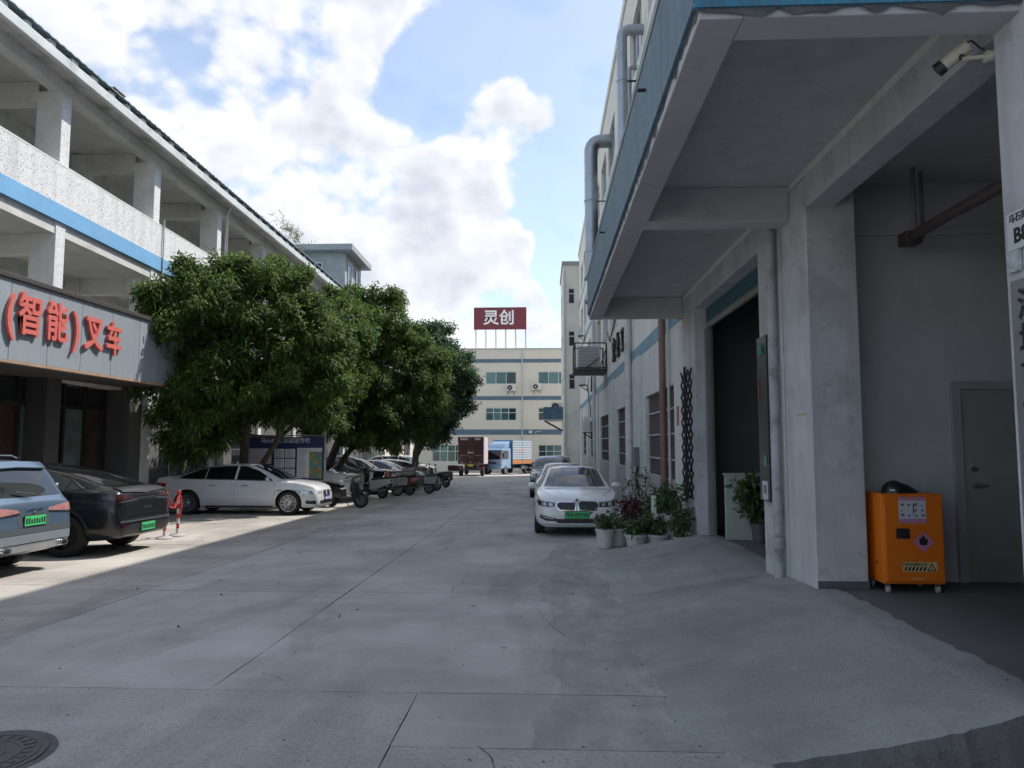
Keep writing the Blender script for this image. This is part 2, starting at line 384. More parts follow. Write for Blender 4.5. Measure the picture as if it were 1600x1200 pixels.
cream2_m = M('faded cream wall paint', (.70, .68, .61), .8, var=.08, scale=.6, stain=(.36, .34, .31), samt=.4, sscale=.7, streak=.3)
slate_m = M('slate blue band', (.10, .16, .21), .7, var=.1)
blue_m = M('sky blue band', (.17, .40, .66), .65, var=.08, scale=1.5, stain=(.3, .36, .42), samt=.3)
teal_band = M('faded blue band', (.16, .29, .37), .7, var=.12, scale=1.5, stain=(.30, .34, .36), samt=.5)
pebble_w = pebbledash('white spatterdash', (.74, .75, .76), (.25, .26, .28))
pebble_g = pebbledash('grey spatterdash', (.64, .65, .62), (.26, .26, .26), .75, 20)
mos_m = mosaic('grey blue mosaic', (.18, .27, .325), (.135, .215, .27), (.13, .17, .195))
mos_b = mosaic('blue mosaic', (.04, .22, .36), (.05, .27, .42), (.15, .24, .3), 'xz')
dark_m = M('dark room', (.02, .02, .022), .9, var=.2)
glass_d = M('dark window glass', (.012, .016, .018), .06, var=0, spec=.6)
glass_g = M('green tinted glass', (.045, .12, .11), .08, var=.25, scale=.6, spec=.6)
alu_m = M('window aluminium', (.55, .57, .58), .4, .6, var=.05)
pvc_m = M('grey white drain pipe', (.52, .52, .52), .5, var=.06, stain=(.25, .24, .23), samt=.6, sscale=2)
redpipe_m = M('red brown pipe paint', (.21, .125, .115), .55, var=.1, stain=(.12, .08, .07), samt=.6, sscale=3)
steel_m = M('galvanised steel', (.36, .39, .42), .38, .85, var=.12, scale=2, stain=(.25, .26, .27), samt=.5, sscale=1.4)
black_m = M('black iron', (.02, .02, .022), .5, .3, var=.1)
rust_m = M('brown window mesh', (.15, .125, .11), .8, var=.25, scale=6, stain=(.20, .13, .08), samt=.5)
metal_w = M('white enamel', (.66, .66, .63), .45, var=.05, stain=(.4, .38, .34), samt=.3, sscale=3)
plast_k = M('black plastic', (.022, .022, .023), .45, var=.1)
# ================================================================== the ground
rnd = random.Random(7)
mb = MB(); ys = [-300, -20, 0, 72, 900]
for i in range(4):
    a, b = ys[i], ys[i+1]
    mb.quad((-600, a, gz(a) - .05), (600, a, gz(a) - .05), (600, b, gz(b) - .05), (-600, b, gz(b) - .05))
mb.build('ground', park_c, kind='structure')

mb = MB()
for a, b in ((-12, 0), (0, 62.5)):
    mb.quad((-11.48, a, gz(a) - .02), (2.72, a, gz(a) - .02), (2.72, b, gz(b) - .02), (-11.48, b, gz(b) - .02))
road = mb.build('road', joint_m, kind='structure')
def slab(x0, x1, y0, y1, m, g=.007):
    mb = MB(); x0 += g; x1 -= g; y0 += g; y1 -= g; nx = max(2, int((x1-x0)/(.35 if y0 < 14 else 1.2))); ny = max(2, int((y1-y0)/(.35 if y0 < 14 else 1.2))); t = [rnd.uniform(-.0018, .0018) for _ in range(4)]
    vs = []
    for j in range(ny+1):
        for i in range(nx+1):
            u, v = i/nx, j/ny; x, y = x0+(x1-x0)*u, y0+(y1-y0)*v
            edge = i in (0, nx) or j in (0, ny)
            jx = rnd.uniform(-.0065, .005) if i in (0, nx) else 0; jy = rnd.uniform(-.0065, .005) if j in (0, ny) else 0
            z = gz(y) + (t[0]*(1-u)+t[1]*u)*(1-v) + (t[2]*(1-u)+t[3]*u)*v + (0 if edge else rnd.uniform(-.0012, .0012))
            vs.append((x+jx, y+jy, z))
    n = nx+1; fs = [(j*n+i, j*n+i+1, (j+1)*n+i+1, (j+1)*n+i) for j in range(ny) for i in range(nx)]
    ring = [i for i in range(n)] + [j*n+nx for j in range(1, ny+1)] + [ny*n+i for i in range(nx-1, -1, -1)] + [j*n for j in range(ny-1, 0, -1)]
    b = len(vs); vs += [(vs[k][0], vs[k][1], vs[k][2]-.03) for k in ring]
    q = len(ring); fs += [(ring[k], b+k, b+(k+1) % q, ring[(k+1) % q]) for k in range(q)]
    mb.add(vs, fs); return mb.build('concrete_slab', m, road)
yA = [-11, -3, 1.2, 5.46, 9.6, 13.92, 18.2, 22.5, 26.8, 31.1, 35.4, 39.8, 44.2, 48.6, 53, 57.5, 62.4]
yB = [5.46, 9.28, 13.92, 18.3, 22.6, 27, 31.4, 35.8, 40.2, 44.6, 49, 53.4, 57.8, 62.4]
yC = [5.46, 9.28, 13.4, 17.7, 22, 26.4, 30.8, 35.2, 39.6, 44, 48.4, 52.8, 57.2, 62.4]
for i in range(3, len(yA)-1): slab(-8.3, -5.1, yA[i], yA[i+1], park_c); slab(-11.47, -8.3, yA[i], yA[i+1], park_c)
for i in range(len(yB)-1): slab(-5.1, -2.5, yB[i], yB[i+1], road_c)
for i in range(len(yC)-1): slab(-2.5, 2.715, yC[i], yC[i+1], road_c)
slab(-11.47, -.926, 1.0, 5.46, rough_c); slab(-11.47, -.926, -11, 1.0, rough_c)
slab(-.936, 2.715, 4.48, 5.46, road_c); slab(-.936, 2.715, -1, 4.48, rough_c); slab(-.93, 2.715, -11, -1, rough_c)

# hairline cracks running off the joints
rk = random.Random(23)
for (x, y, ang, ln) in ((-2.28, 5.9, -62, .55), (-4.2, 4.9, 20, 1.6), (-1.2, 9.3, 75, 2.2), (.2, 7.2, 110, 1.7), (-3.6, 13.9, 80, 2.0), (-5.1, 17.5, 10, 1.5), (-.4, 4.5, -70, 1.3), (-6.6, 9.6, 60, 2.4)):
    pts = [(x, y)]; a_ = R(ang)
    for k in range(int(ln/.07)): a_ += rk.uniform(-.45, .45); a_ += (R(ang)-a_)*.25; pts.append((pts[-1][0]+.07*math.cos(a_), pts[-1][1]+.07*math.sin(a_)))
    vs = []
    for k, (px, py) in enumerate(pts): w = .0035*(1-.75*k/len(pts))*rk.uniform(.5, 1.3); vs += [(px-w, py, gz(py)+.0032), (px+w, py+w, gz(py)+.0032)]
    MB().add(vs, [(2*k, 2*k+1, 2*k+3, 2*k+2) for k in range(len(pts)-1)]).build('crack', joint_m, road)

# manhole cover, rim almost flush with the concrete
iron = M('cast iron cover', (.12, .117, .11), .65, .4, var=.2, scale=12, stain=(.13, .10, .075), samt=.5, sscale=6, bump=.3, bscale=60)
mh = thing('manhole_cover', 'round cast iron manhole cover in the concrete', 'manhole cover', (-3.28, 4.2, gz(4.2)))
MB().lathe([(.40, -.01), (.40, .004), (.365, .005), (.36, .002), (.0, .002)], n=48, cap=False).build('rim', iron, mh, smooth=30)
MB().lathe([(.352, 0), (.352, .010), (.335, .012), (.0, .010)], n=48, cap=False).build('lid', iron, mh, smooth=30)
for k, (r0, r1) in enumerate(((.295, .315), (.205, .225), (.115, .135))):
    MB().lathe([(r1, .009), (r1, .016), (r0, .016), (r0, .009)], n=40, cap=False).build('ridge', iron, mh, smooth=30)
stud = None
for k in range(24):
    a = k * math.pi / 12; mbb = MB(); mbb.bar((.232*math.cos(a), .232*math.sin(a), .012), (.285*math.cos(a), .285*math.sin(a), .012), .022, .010); mbb.build('ridge', iron, mh)

# ramp up to the gate and the loading bay
def lerp(t, a): 
    for (x0, y0), (x1, y1) in zip(a, a[1:]):
        if t <= x1: return y0 + (y1-y0)*max(0, (t-x0)/(x1-x0))
    return a[-1][1]
toe = [(4.28, 1.35), (4.5, 1.08), (4.9, .92), (5.5, .84), (6.8, .82), (9, .86), (11, .9), (13.05, .95)]
zwl = [(4.2, .27), (7.6, .28), (8.3, .25), (9.0, .16), (13.1, .12)]
rn = random.Random(3); vs = []; fs = []; NX, NY = 30, 110
for j in range(NY+1):
    y = 4.28 + (13.05-4.28)*j/NY; xt = lerp(y, toe) + .05*math.sin(y*2.3) + .03*math.sin(y*7.1) + rn.uniform(-.03, .03)
    xe = 2.93 + .012*math.sin(y*4) + rn.uniform(-.02, .02) if y < 7.52 else 2.735 if (y < 9.2) else 3.05
    for i in range(NX+1):
        u = i/NX; x = xt + (xe-xt)*u; w = min(1, max(0, (x-xt)/(2.70-xt))); s = w
        z = gz(y) + .012 + (lerp(y, zwl)-gz(y))*s + (rn.uniform(-.002, .002) if 0 < i < NX else 0) + (rn.uniform(0, .014) if (i > NX-2 and y < 7.5) else 0)
        yy = y + (-.10*math.sin((x-1.4)*1.9) + rn.uniform(-.012, .012) if j == 0 else 0)
        vs.append((x, yy, z))
n = NX+1
fs = [(j*n+i, j*n+i+1, (j+1)*n+i+1, (j+1)*n+i) for j in range(NY) for i in range(NX)]
b = len(vs); vs += [(vs[j*n][0]-.008, vs[j*n][1], gz(vs[j*n][1])-.03) for j in range(NY+1)]
fs += [(j*n, (j+1)*n, b+j+1, b+j) for j in range(NY)]
kv = []; kf = []
for r_ in range(5):       # crumbled face under the ramp's near edge
    for i in range(n):
        x, y, z = vs[i]; t = r_/4; kv.append((x+(rn.uniform(-.01, .01) if r_ else 0), y-.07*t**.7-(rn.uniform(0, .022) if r_ else 0), z+(gz(4.2)-.012-z)*t+(rn.uniform(-.008, .008) if 0 < r_ < 4 else 0)))
    if r_: kf += [((r_-1)*n+i, (r_-1)*n+i+1, r_*n+i+1, r_*n+i) for i in range(n-1)]
kerb_geo = (kv, kf)
for row in (NY,):
    b = len(vs); vs += [(vs[row*n+i][0] + rn.uniform(-.01, .01), vs[row*n+i][1] - (.03 if row == 0 else 0), gz(4.3 if row == 0 else 13) - .03) for i in range(n)]
    fs += [(row*n+i, row*n+i+1, b+i+1, b+i) for i in range(n-1)]
rampo = MB().add(vs, fs).build('ramp', ramp_c, smooth=50, kind='structure')
MB().add(*kerb_geo).build('broken_edge', kerb_c, rampo)
cv = []
for k in range(41):
    x = 1.0+1.62*k/40; yy = 8.95+.04*math.sin(x*5)+.02*math.sin(x*13); xt = lerp(yy, toe); z = gz(yy)+.016+(lerp(yy, zwl)-gz(yy))*min(1, (x-xt)/(2.70-xt)); cv += [(x, yy-.006, z+.001), (x, yy+.006, z+.001)]
MB().add(cv, [(2*k, 2*k+1, 2*k+3, 2*k+2) for k in range(40)]).build('seam', joint_m, rampo)
MB().quad((2.85, 4.2, .285), (9.0, 4.2, .285), (9.0, 7.99, .285), (2.85, 7.99, .285)).build('bay_floor', bayfloor_c, kind='structure')

# ================================================================== factory building on the right
WX = 2.73
FB = thing('factory_building', 'long white factory with canopy, loading bay and blue band on its wall', 'building', (WX, 8, 0))
def fb(name, m, *b, bevel=0): return box(name, m, b, FB, True, bevel)
fb('column', gate_paint, WX, 3.45, 3.3, 4.33, -.1, 4.528, bevel=.012)
pil = fb('pillar', gate_paint, WX, 3.24, 7.51, 8.31, -.1, 4.528, bevel=.012)
box('skirting', M('dark skirting paint', (.10, .10, .105), .7), (3.0-.262, 3.243, 7.506, 7.52, .27, .37), pil)
fb('beam', gate_paint, WX+.002, 3.02, 4.33, 7.51, 4.2, 4.62, bevel=.008)
gw = MB(); holed(gw, 'x', WX, 8.31, 14.3, -.5, 4.53, [(9.2, 13.1, -.5, 4.17)], .32); gw.build('wall', gate_paint, FB, True)
# rest of the long wall
winY = [(15.3, 19.6), (22.8, 27.3), (30.6, 35.3), (38.6, 43.1), (46.4, 50.9)]
lw = MB(); holed(lw, 'x', WX, 14.3, 55, -1.2, 4.2, [(a, b, .95, 2.98) for a, b in winY], .14); lw.build('wall', pebble_g, FB, True)
fb('blue_band', teal_band, WX-.012, WX+.05, 14.46, 55, 4.2, 4.53)
upw = []
for s, (z0, z1) in enumerate(((6.1, 7.9), (9.5, 11.3), (12.7, 14.4))):
    y = -3.6
    while y < 52: upw.append((y, y+2.6, z0, z1)); y += 3.8
uw = MB(); holed(uw, 'x', WX, -6, 55, 4.53, 16, upw, .16); uw.build('wall', cream2_m, FB, True)
nw = MB(); holed(nw, 'x', WX, -6, 3.3, -.4, 4.53, [(-4, 2.2, .3, 3.4)], .3); nw.build('wall', gate_paint, FB, True)
MB().quad((WX+.3, -4, .3), (WX+.3, 2.2, .3), (WX+.3, 2.2, 3.4), (WX+.3, -4, 3.4)).build('shutter', M('grey roller shutter', (.3, .32, .34), .5, .4), FB, True)
for z in (8.5, 12.05): fb('storey_band', teal_band, WX-.012, WX+.05, -6, 55, z, z+.28)
fb('parapet', cream2_m, WX-.06, WX+.14, -6, 55, 16, 16.35)
rs = MB(); rs.box(WX+.14, 15, -6, 55, 15.8, 16.1); rs.build('roof', M('roof concrete', (.3, .3, .3), .9), FB, True)
sh = MB(); sh.quad((15, -6, -1), (15, 55, -1), (15, 55, 16), (15, -6, 16)); sh.quad((WX, -6, -1), (15, -6, -1), (15, -6, 16), (WX, -6, 16)); sh.quad((WX, 55, -1), (15, 55, -1), (15, 55, 16), (WX, 55, 16))
sh.build('outer_wall', cream2_m, FB, True)
# upper windows: dark glass in aluminium frames
def window(parent, axis, c, u0, u1, v0, v1, nu, tr, gm, fm, fw=.06, out=-1, sill=None, name='window'):
    """frame with mullions (and a transom at tr), one pane per light; c is the plane of the glass"""
    P = (lambda t0, t1, a, b, d, e: (min(t0, t1), max(t0, t1), a, b, d, e)) if axis == 'x' else (lambda t0, t1, a, b, d, e: (a, b, min(t0, t1), max(t0, t1), d, e))
    f = MB(); t1 = c + out*.05
    f.box(*P(c, t1, u0, u1, v0, v0+fw)); f.box(*P(c, t1, u0, u1, v1-fw, v1))
    for k in range(nu+1):
        u = u0 + (u1-u0)*k/nu; a, b = (u, u+fw) if k == 0 else ((u-fw, u) if k == nu else (u-fw/2, u+fw/2)); f.box(*P(c, t1-out*.004, a, b, v0+fw, v1-fw))
    if tr: f.box(*P(c, t1-out*.008, u0+fw, u1-fw, tr-fw/2, tr+fw/2))
    w = f.build(name, fm, parent, True)
    for k in range(nu):
        a = u0 + (u1-u0)*k/nu; b = u0 + (u1-u0)*(k+1)/nu
        for d, e in (((v0, tr), (tr, v1)) if tr else ((v0, v1),)):
            pm = gm[(k*7 + int(u0*3) + int(v0)) % len(gm)] if isinstance(gm, list) else gm
            q = MB(); tilt = rnd.uniform(-.006, .006)
            pts = [(c+.012*out+tilt, a, d), (c+.012*out-tilt, b, d), (c+.012*out-tilt, b, e), (c+.012*out+tilt, a, e)]
            q.quad(*[(t, u, v) if axis == 'x' else (u, t, v) for t, u, v in pts]); q.build('pane', pm, w, False) if False else q.build('pane', pm, w, True)
    return w
for a, b, d, e in upw: 
    if a > 5: window(FB, 'x', WX+.13, a, b, d, e, 3, None, glass_d, alu_m)
# ground-floor windows behind brown mesh
for a, b in winY:
    w = MB(); w.quad((WX+.12, a, .95), (WX+.12, b, .95), (WX+.12, b, 2.98), (WX+.12, a, 2.98)); w = w.build('window', rust_m, FB, True)
    n = int((b-a)/.16); bb = MB()
    for k in range(1, n): bb.box(WX+.07, WX+.085, a+(b-a)*k/n-.008, a+(b-a)*k/n+.008, .96, 2.97)
    bb.build('bars', M('dull iron bars', (.13, .12, .12), .7, .3), w, True, kind='stuff')
    for z in (1.38, 1.95, 2.5): box('rail', M('pale window rail', (.45, .45, .43), .6), (WX+.05, WX+.075, a, b, z-.018, z+.018), w)
for a, b in ((19.75, 22.2), (27.5, 30.4), (35.5, 38.4), (43.3, 46.2), (51.1, 54)):
    fb('pilaster', M('pale pilaster paint', (.55, .58, .55), .8, var=.08, stain=(.3, .3, .28), samt=.5, streak=.35), WX-.07, WX+.02, a+.5, b-.4, -1.1, 4.2)
for a, b in winY: fb('plinth', M('grooved grey render', (.36, .36, .35), .85, var=.15, scale=3, stain=(.15, .14, .13), samt=.6, streak=.45), WX-.025, WX+.02, a-.1, b+.1, -1.1, .95)

# canopy over bay and gate
CA = thing('concrete_canopy', 'deep concrete canopy with blue grey mosaic edge over the gate', 'canopy', (WX-.9, 9, 4.2))
def ca(name, m, *b, bevel=0): return box(name, m, b, CA, True, bevel)
X0, Y0, Y1 = .9, 4.06, 14.42
ca('soffit', soffit_m, X0+.03, WX, Y0+.03, Y1-.03, 4.6, 4.8)
ca('edge_beam', soffit_m, X0+.012, X0+.27, Y0+.012, Y1-.012, 4.21, 4.6, bevel=.01)
ca('edge_beam', soffit_m, X0+.27, WX+.25, Y0+.012, Y0+.26, 4.213, 4.6, bevel=.01)
ca('cross_beam', soffit_m, X0+.27, WX-.003, 7.98, 8.28, 4.207, 4.6, bevel=.01)
ca('edge_beam', soffit_m, X0+.27, WX-.003, Y1-.28, Y1-.015, 4.211, 4.6, bevel=.01)
ca('mosaic_face', mos_m, X0-.02, X0+.012, Y0-.02, Y1, 4.30, 5.05)
ca('mosaic_face', mos_b, X0-.02, WX+.25, Y0-.024, Y0+.011, 4.262, 5.05)
rr = random.Random(11)
def ragged(axis, c, a, b, m, name, z=4.30):      # broken bottom edge of the facing
    n = int((b-a)/.09); mb = MB(); vs = []
    for i in range(n+1):
        t = a+(b-a)*i/n; h = rr.uniform(.0, .055) if rr.random() < .75 else rr.uniform(.05, .085)
        vs += [(t, z), (t, z-h)]
    for i in range(n):
        q = [vs[2*i], vs[2*i+2], vs[2*i+3], vs[2*i+1]]
        mb.quad(*[((c, u, v) if axis == 'x' else (u, c, v)) for u, v in q])
    return mb.build(name, m, CA, True)
ragged('x', X0+.008, Y0, Y1, M('dark mortar bed', (.10, .105, .11), .9, var=.3, scale=5), 'broken_edge')
ragged('y', Y0-.012, X0, WX+.2, M('dark mortar bed', (.1, .1, .1), .9), 'broken_edge', 4.262)
ca('coping', M('weathered coping', (.3, .31, .31), .85, var=.2, stain=(.12, .12, .11), samt=.6), X0-.03, X0+.16, Y0-.03, Y1+.01, 5.05, 5.11)
for y in (6.0, 10.2): ca('rusty_spike', black_m, X0-.09, X0-.02, y, y+.025, 4.75, 4.77)

# loading bay room
br_ = MB(); br_.quad((3.24, 7.99, .2), (9, 7.99, .2), (9, 7.99, 4.62), (3.24, 7.99, 4.62)); br_.build('bay_wall', bay_m, FB, True)
br_ = MB(); br_.quad((9, 7.99, .2), (9, 3.3, .2), (9, 3.3, 4.62), (9, 7.99, 4.62)); br_.quad((3.45, 3.3, .2), (9, 3.3, .2), (9, 3.3, 4.62), (3.45, 3.3, 4.62)); br_.build('bay_wall', bay_m, FB, True)
br_ = MB(); br_.quad((3.02, 3.3, 4.61), (9, 3.3, 4.61), (9, 7.99, 4.61), (3.02, 7.99, 4.61)); br_.build('bay_ceiling', bay_m, FB, True)
fb('wall_rib', bay_m, 3.24, 9, 7.955, 7.989, 4.02, 4.10)
door_m = M('grey green door paint', (.27, .28, .255), .5, var=.06, stain=(.12, .12, .11), samt=.4)
dr = fb('door', door_m, 4.46, 5.36, 7.945, 7.975, .29, 2.32, bevel=.006)
dfm = M('grey door frame', (.32, .32, .32), .5)
f = MB(); f.box(4.37, 4.458, 7.93, 7.988, .285, 2.41); f.box(5.362, 5.45, 7.93, 7.988, .285, 2.41); f.box(4.458, 5.362, 7.93, 7.988, 2.322, 2.41); f.build('door_frame', dfm, dr, True)
h = MB(); h.tube([(4.56, 7.944, 1.30), (4.56, 7.90, 1.30)], .025, 12); h.tube([(4.56, 7.905, 1.30), (4.68, 7.90, 1.295)], .011, 8); h.build('handle', steel_m, dr, True, smooth=40)
MB().tube([(4.555, 7.944, 1.47), (4.555, 7.925, 1.47)], .03, 14).build('lock', steel_m, dr, True, smooth=40)
# gate room
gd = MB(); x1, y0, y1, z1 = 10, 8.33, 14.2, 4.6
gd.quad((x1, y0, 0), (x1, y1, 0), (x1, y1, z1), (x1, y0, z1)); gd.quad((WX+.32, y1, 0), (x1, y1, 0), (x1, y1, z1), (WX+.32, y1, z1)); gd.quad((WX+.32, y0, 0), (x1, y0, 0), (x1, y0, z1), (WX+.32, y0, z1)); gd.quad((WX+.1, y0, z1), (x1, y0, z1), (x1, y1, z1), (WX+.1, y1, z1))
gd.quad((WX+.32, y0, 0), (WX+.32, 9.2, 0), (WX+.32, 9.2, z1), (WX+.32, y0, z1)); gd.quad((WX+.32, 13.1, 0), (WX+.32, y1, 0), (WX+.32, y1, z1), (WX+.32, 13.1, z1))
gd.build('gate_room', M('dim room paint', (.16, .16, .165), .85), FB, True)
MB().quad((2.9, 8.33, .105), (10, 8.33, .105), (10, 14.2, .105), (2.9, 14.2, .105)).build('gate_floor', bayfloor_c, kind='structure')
rl = thing('roller_shutter', 'raised blue green roller shutter at the top of the gate', 'shutter', (WX+.2, 11.1, 3.6))
shm = M('blue green shutter', (.05, .14, .17), .45, .3, var=.1)
for k in range(4): box('slat', shm, (WX+.20, WX+.235, 9.22, 13.08, 3.90+.068*k, 3.963+.068*k), rl, bevel=.008)
box('bottom_rail', M('shutter rail', (.35, .34, .31), .5, .5), (WX+.19, WX+.245, 9.22, 13.08, 3.80, 3.895), rl, bevel=.006)
for y in (9.2, 13.0): box('guide', M('shutter guide', (.25, .26, .27), .5, .4), (WX+.17, WX+.26, y+.002, y+.098, .1, 3.80), rl)

# far wing of the factory, standing a little forward
FW = thing('factory_wing', 'narrow grey end wing of the factory standing forward beside far yard', 'building', (6, 58, gz(58)))
mbw = MB(); wn = [(2.0, 2.6, z, z+1.3) for z in (1.0, 5.6, 8.9, 12.2)]
holed(mbw, 'x', 1.5, 55, 62, -1.4, 15.4, [(57, 59.4, z, z+1.4) for z in (5.6, 8.9, 12.2)], .15); mbw.build('wall', cream2_m, FW, True)
mbw = MB(); holed(mbw, 'y', 55, 1.5, 2.73, -1.4, 15.4, [(1.9, 2.4, z, z+1.2) for z in (5.8, 9.1, 12.4)], .15); mbw.build('wall', cream2_m, FW, True); mbw = MB(); mbw.quad((1.5, 62, -1.4), (15, 62, -1.4), (15, 62, 15.4), (1.5, 62, 15.4)); mbw.build('wall', cream2_m, FW, True); mbw = MB().quad((15, 55, -1.4), (15, 62, -1.4), (15, 62, 15.4), (15, 55, 15.4)); mbw.build('wall', cream2_m, FW, True)
box('roof', M('roof concrete', (.3, .3, .3), .9), (1.42, 15.1, 54.9, 62.1, 15.4, 15.7), FW)
for z in (5.8, 9.1, 12.4): window(FW, 'y', 55.12, 1.9, 2.4, z, z+1.2, 1, z+.8, glass_d, alu_m, out=-1)
MB().tube([(1.6, 54.9, 15), (1.6, 54.9, -.8)], .06, 8).build('downpipe', pvc_m, FW, True, smooth=40)
for z in (5.6, 8.9, 12.2): window(FW, 'x', 1.62, 57, 59.4, z, z+1.4, 3, None, glass_d, alu_m)

# ================================================================== gallery building on the left
LX = -11.5; LY0, LY1 = 8.0, 46.0
LB = thing('gallery_building', 'three storey white workshop building with open galleries and blue band', 'building', (LX, 26, gz(26)))
SHEAR[LB.name] = (.024, 14.5)
def lb(name, m, *b, bevel=0): return box(name, m, b, LB, True, bevel)
colY = [12.28, 16.4, 20.55, 24.7, 28.85, 33.0, 37.15, 41.3, 45.4]
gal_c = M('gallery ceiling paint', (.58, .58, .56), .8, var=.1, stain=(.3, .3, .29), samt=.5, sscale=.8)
for y in colY:
    c = lb('column', white_wall, LX-.62, LX-.002, y-.17, y+.17, -1.0, 10.2)
    box('column_face', pebble_w, (LX-.001, LX+.006, y-.165, y+.165, 4.9, 10.18), c)
    lb('cross_beam', white_wall, -13.9, LX-.62, y-.14, y+.14, 9.95, 10.47); lb('cross_beam', white_wall, -13.9, LX-.62, y-.14, y+.14, 6.25, 6.72)
    lb('inner_pier', white_wall, -14.0, -13.62, y-.22, y+.22, 3.5, 10.45)
# floors, parapets, bands
lb('floor_slab', gal_c, -14, LX-.02, LY0, LY1, 6.72, 7.02); lb('floor_slab', gal_c, -14, LX-.02, LY0, LY1, 3.3, 3.52)
lb('parapet', pebble_w, LX-.14, LX+.05, LY0, LY1, 7.43, 8.38); lb('blue_band', blue_m, LX-.14, LX+.062, LY0, LY1, 7.02, 7.43)
lb('parapet_coping', white_wall, LX-.16, LX+.055, LY0, LY1, 8.38, 8.42)
lb('parapet', pebble_w, LX-.14, LX+.05, LY0, LY1, 3.95, 4.85); lb('blue_band', blue_m, LX-.14, LX+.062, LY0, LY1, 3.52, 3.95)
lb('edge_beam', white_wall, LX-.3, LX-.004, LY0, LY1, 10.2, 10.5)
lb('ceiling', gal_c, -14, LX-.3, LY0, LY1, 10.48, 10.6)
# gallery rear walls with doors and windows
gh = []
y = 9.2
while y < 44:
    gh += [(y, y+1.9, 7.95, 9.5), (y+2.4, y+3.35, 7.03, 9.3), (y, y+1.9, 4.45, 5.9), (y+2.4, y+3.35, 3.53, 5.75)]; y += 4.15
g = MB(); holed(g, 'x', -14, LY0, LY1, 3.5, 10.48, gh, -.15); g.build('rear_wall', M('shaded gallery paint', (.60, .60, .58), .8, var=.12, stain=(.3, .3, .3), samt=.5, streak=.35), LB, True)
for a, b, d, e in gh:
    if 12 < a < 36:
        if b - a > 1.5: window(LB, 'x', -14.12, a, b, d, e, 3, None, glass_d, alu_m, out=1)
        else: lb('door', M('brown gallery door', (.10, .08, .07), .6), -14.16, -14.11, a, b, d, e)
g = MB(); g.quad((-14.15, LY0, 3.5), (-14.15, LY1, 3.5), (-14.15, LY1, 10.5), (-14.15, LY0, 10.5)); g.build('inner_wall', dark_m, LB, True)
g = MB(); g.quad((-20, LY0, -1), (LX, LY0, -1), (LX, LY0, 10.6), (-20, LY0, 10.6)); g.quad((-20, LY1, -1.2), (LX, LY1, -1.2), (LX, LY1, 10.6), (-20, LY1, 10.6)); g.quad((-20, LY0, -1), (-20, LY1, -1.2), (-20, LY1, 12), (-20, LY0, 12)); g.build('end_wall', cream2_m, LB, True)
# eaves: sloping soffit, gutter beam, blocks, corrugated sheet
EX = -11.1
g = MB(); g.hexa([(LX-.02, LY0, 10.5), (EX+.02, LY0, 10.45), (EX+.02, LY1, 10.45), (LX-.02, LY1, 10.5), (LX-.02, LY0, 10.7), (EX+.02, LY0, 10.65), (EX+.02, LY1, 10.65), (LX-.02, LY1, 10.7)])
g.build('eaves_soffit', M('stained eaves', (.46, .455, .44), .85, var=.15, scale=1.5, stain=(.10, .10, .10), samt=.85, sscale=1.6), LB, True)
lb('gutter', M('pale gutter', (.58, .62, .62), .7, var=.1, stain=(.25, .25, .24), samt=.6, sscale=1.5), EX, EX+.12, LY0, LY1, 10.42, 10.66, bevel=.015)
bl = M('eaves block', (.6, .6, .58), .85, var=.1, stain=(.2, .2, .19), samt=.6)
y = LY0 + .3; rb = random.Random(5)
while y < LY1 - .3:
    lb('eaves_block', bl, EX-.25, EX+.09, y, y+rb.uniform(.15, .26), 10.66, 10.66+rb.uniform(.10, .14)); y += .75
g = MB(); vs = []; n = int((LY1-LY0)/.065)
for i in range(n+1):
    yy = LY0 + (LY1-LY0)*i/n; w = .011*math.sin(yy*2*math.pi/.26)
    vs += [(EX+.16, yy, 10.83+w), (-16, yy, 12.0+w), (EX+.16, yy, 10.805+w)]
fs = []
for i in range(n): fs += [(3*i, 3*i+3, 3*i+4, 3*i+1), (3*i+2, 3*i+5, 3*i+3, 3*i)]
g.add(vs, fs).build('roof', M('faded blue green roof sheet', (.26, .37, .41), .6, .2, var=.15, scale=1.2, stain=(.2, .16, .13), samt=.5), LB, True, smooth=60)
g = MB(); g.box(-20, -11.45, LY0, LY1, 10.62, 10.68); g.build('roof_deck', soffit_m, LB, True)
for k, y in enumerate((17.35, 31.5)): lb('roof_patch', M('rusty roof patch', (.22, .13, .10), .8), EX-.3, EX+.17, y, y+.5, 10.87, 10.90)
# ground floor: dark shop front, then plain wall with a window
gf = M('shaded ground floor render', (.13, .125, .12), .85, var=.15, stain=(.09, .09, .09), samt=.5)  # tree shade is worked into this dark base colour
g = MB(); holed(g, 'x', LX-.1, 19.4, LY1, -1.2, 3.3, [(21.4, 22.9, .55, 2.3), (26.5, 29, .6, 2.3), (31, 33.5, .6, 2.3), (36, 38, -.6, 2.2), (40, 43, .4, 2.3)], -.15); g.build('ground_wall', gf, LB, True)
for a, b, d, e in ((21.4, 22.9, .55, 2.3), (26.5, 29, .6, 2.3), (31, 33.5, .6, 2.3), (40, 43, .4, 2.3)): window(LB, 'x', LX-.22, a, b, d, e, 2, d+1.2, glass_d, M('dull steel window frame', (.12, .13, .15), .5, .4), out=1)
lb('door', M('brown gallery door', (.10, .08, .07), .6), LX-.25, LX-.2, 36, 38, -.62, 2.2)
# downpipes
for y in (25.0, 41.6): MB().tube([(EX-.1, y, 10.5), (LX+.12, y, 10.15), (LX+.12, y, -.4)], .055, 10).build('downpipe', pvc_m, LB, True, smooth=40)
MB().tube([(LX+.09, 20.86, 8.6), (LX+.09, 20.86, 3.0)], .022, 8).build('downpipe', pvc_m, LB, True, smooth=40)
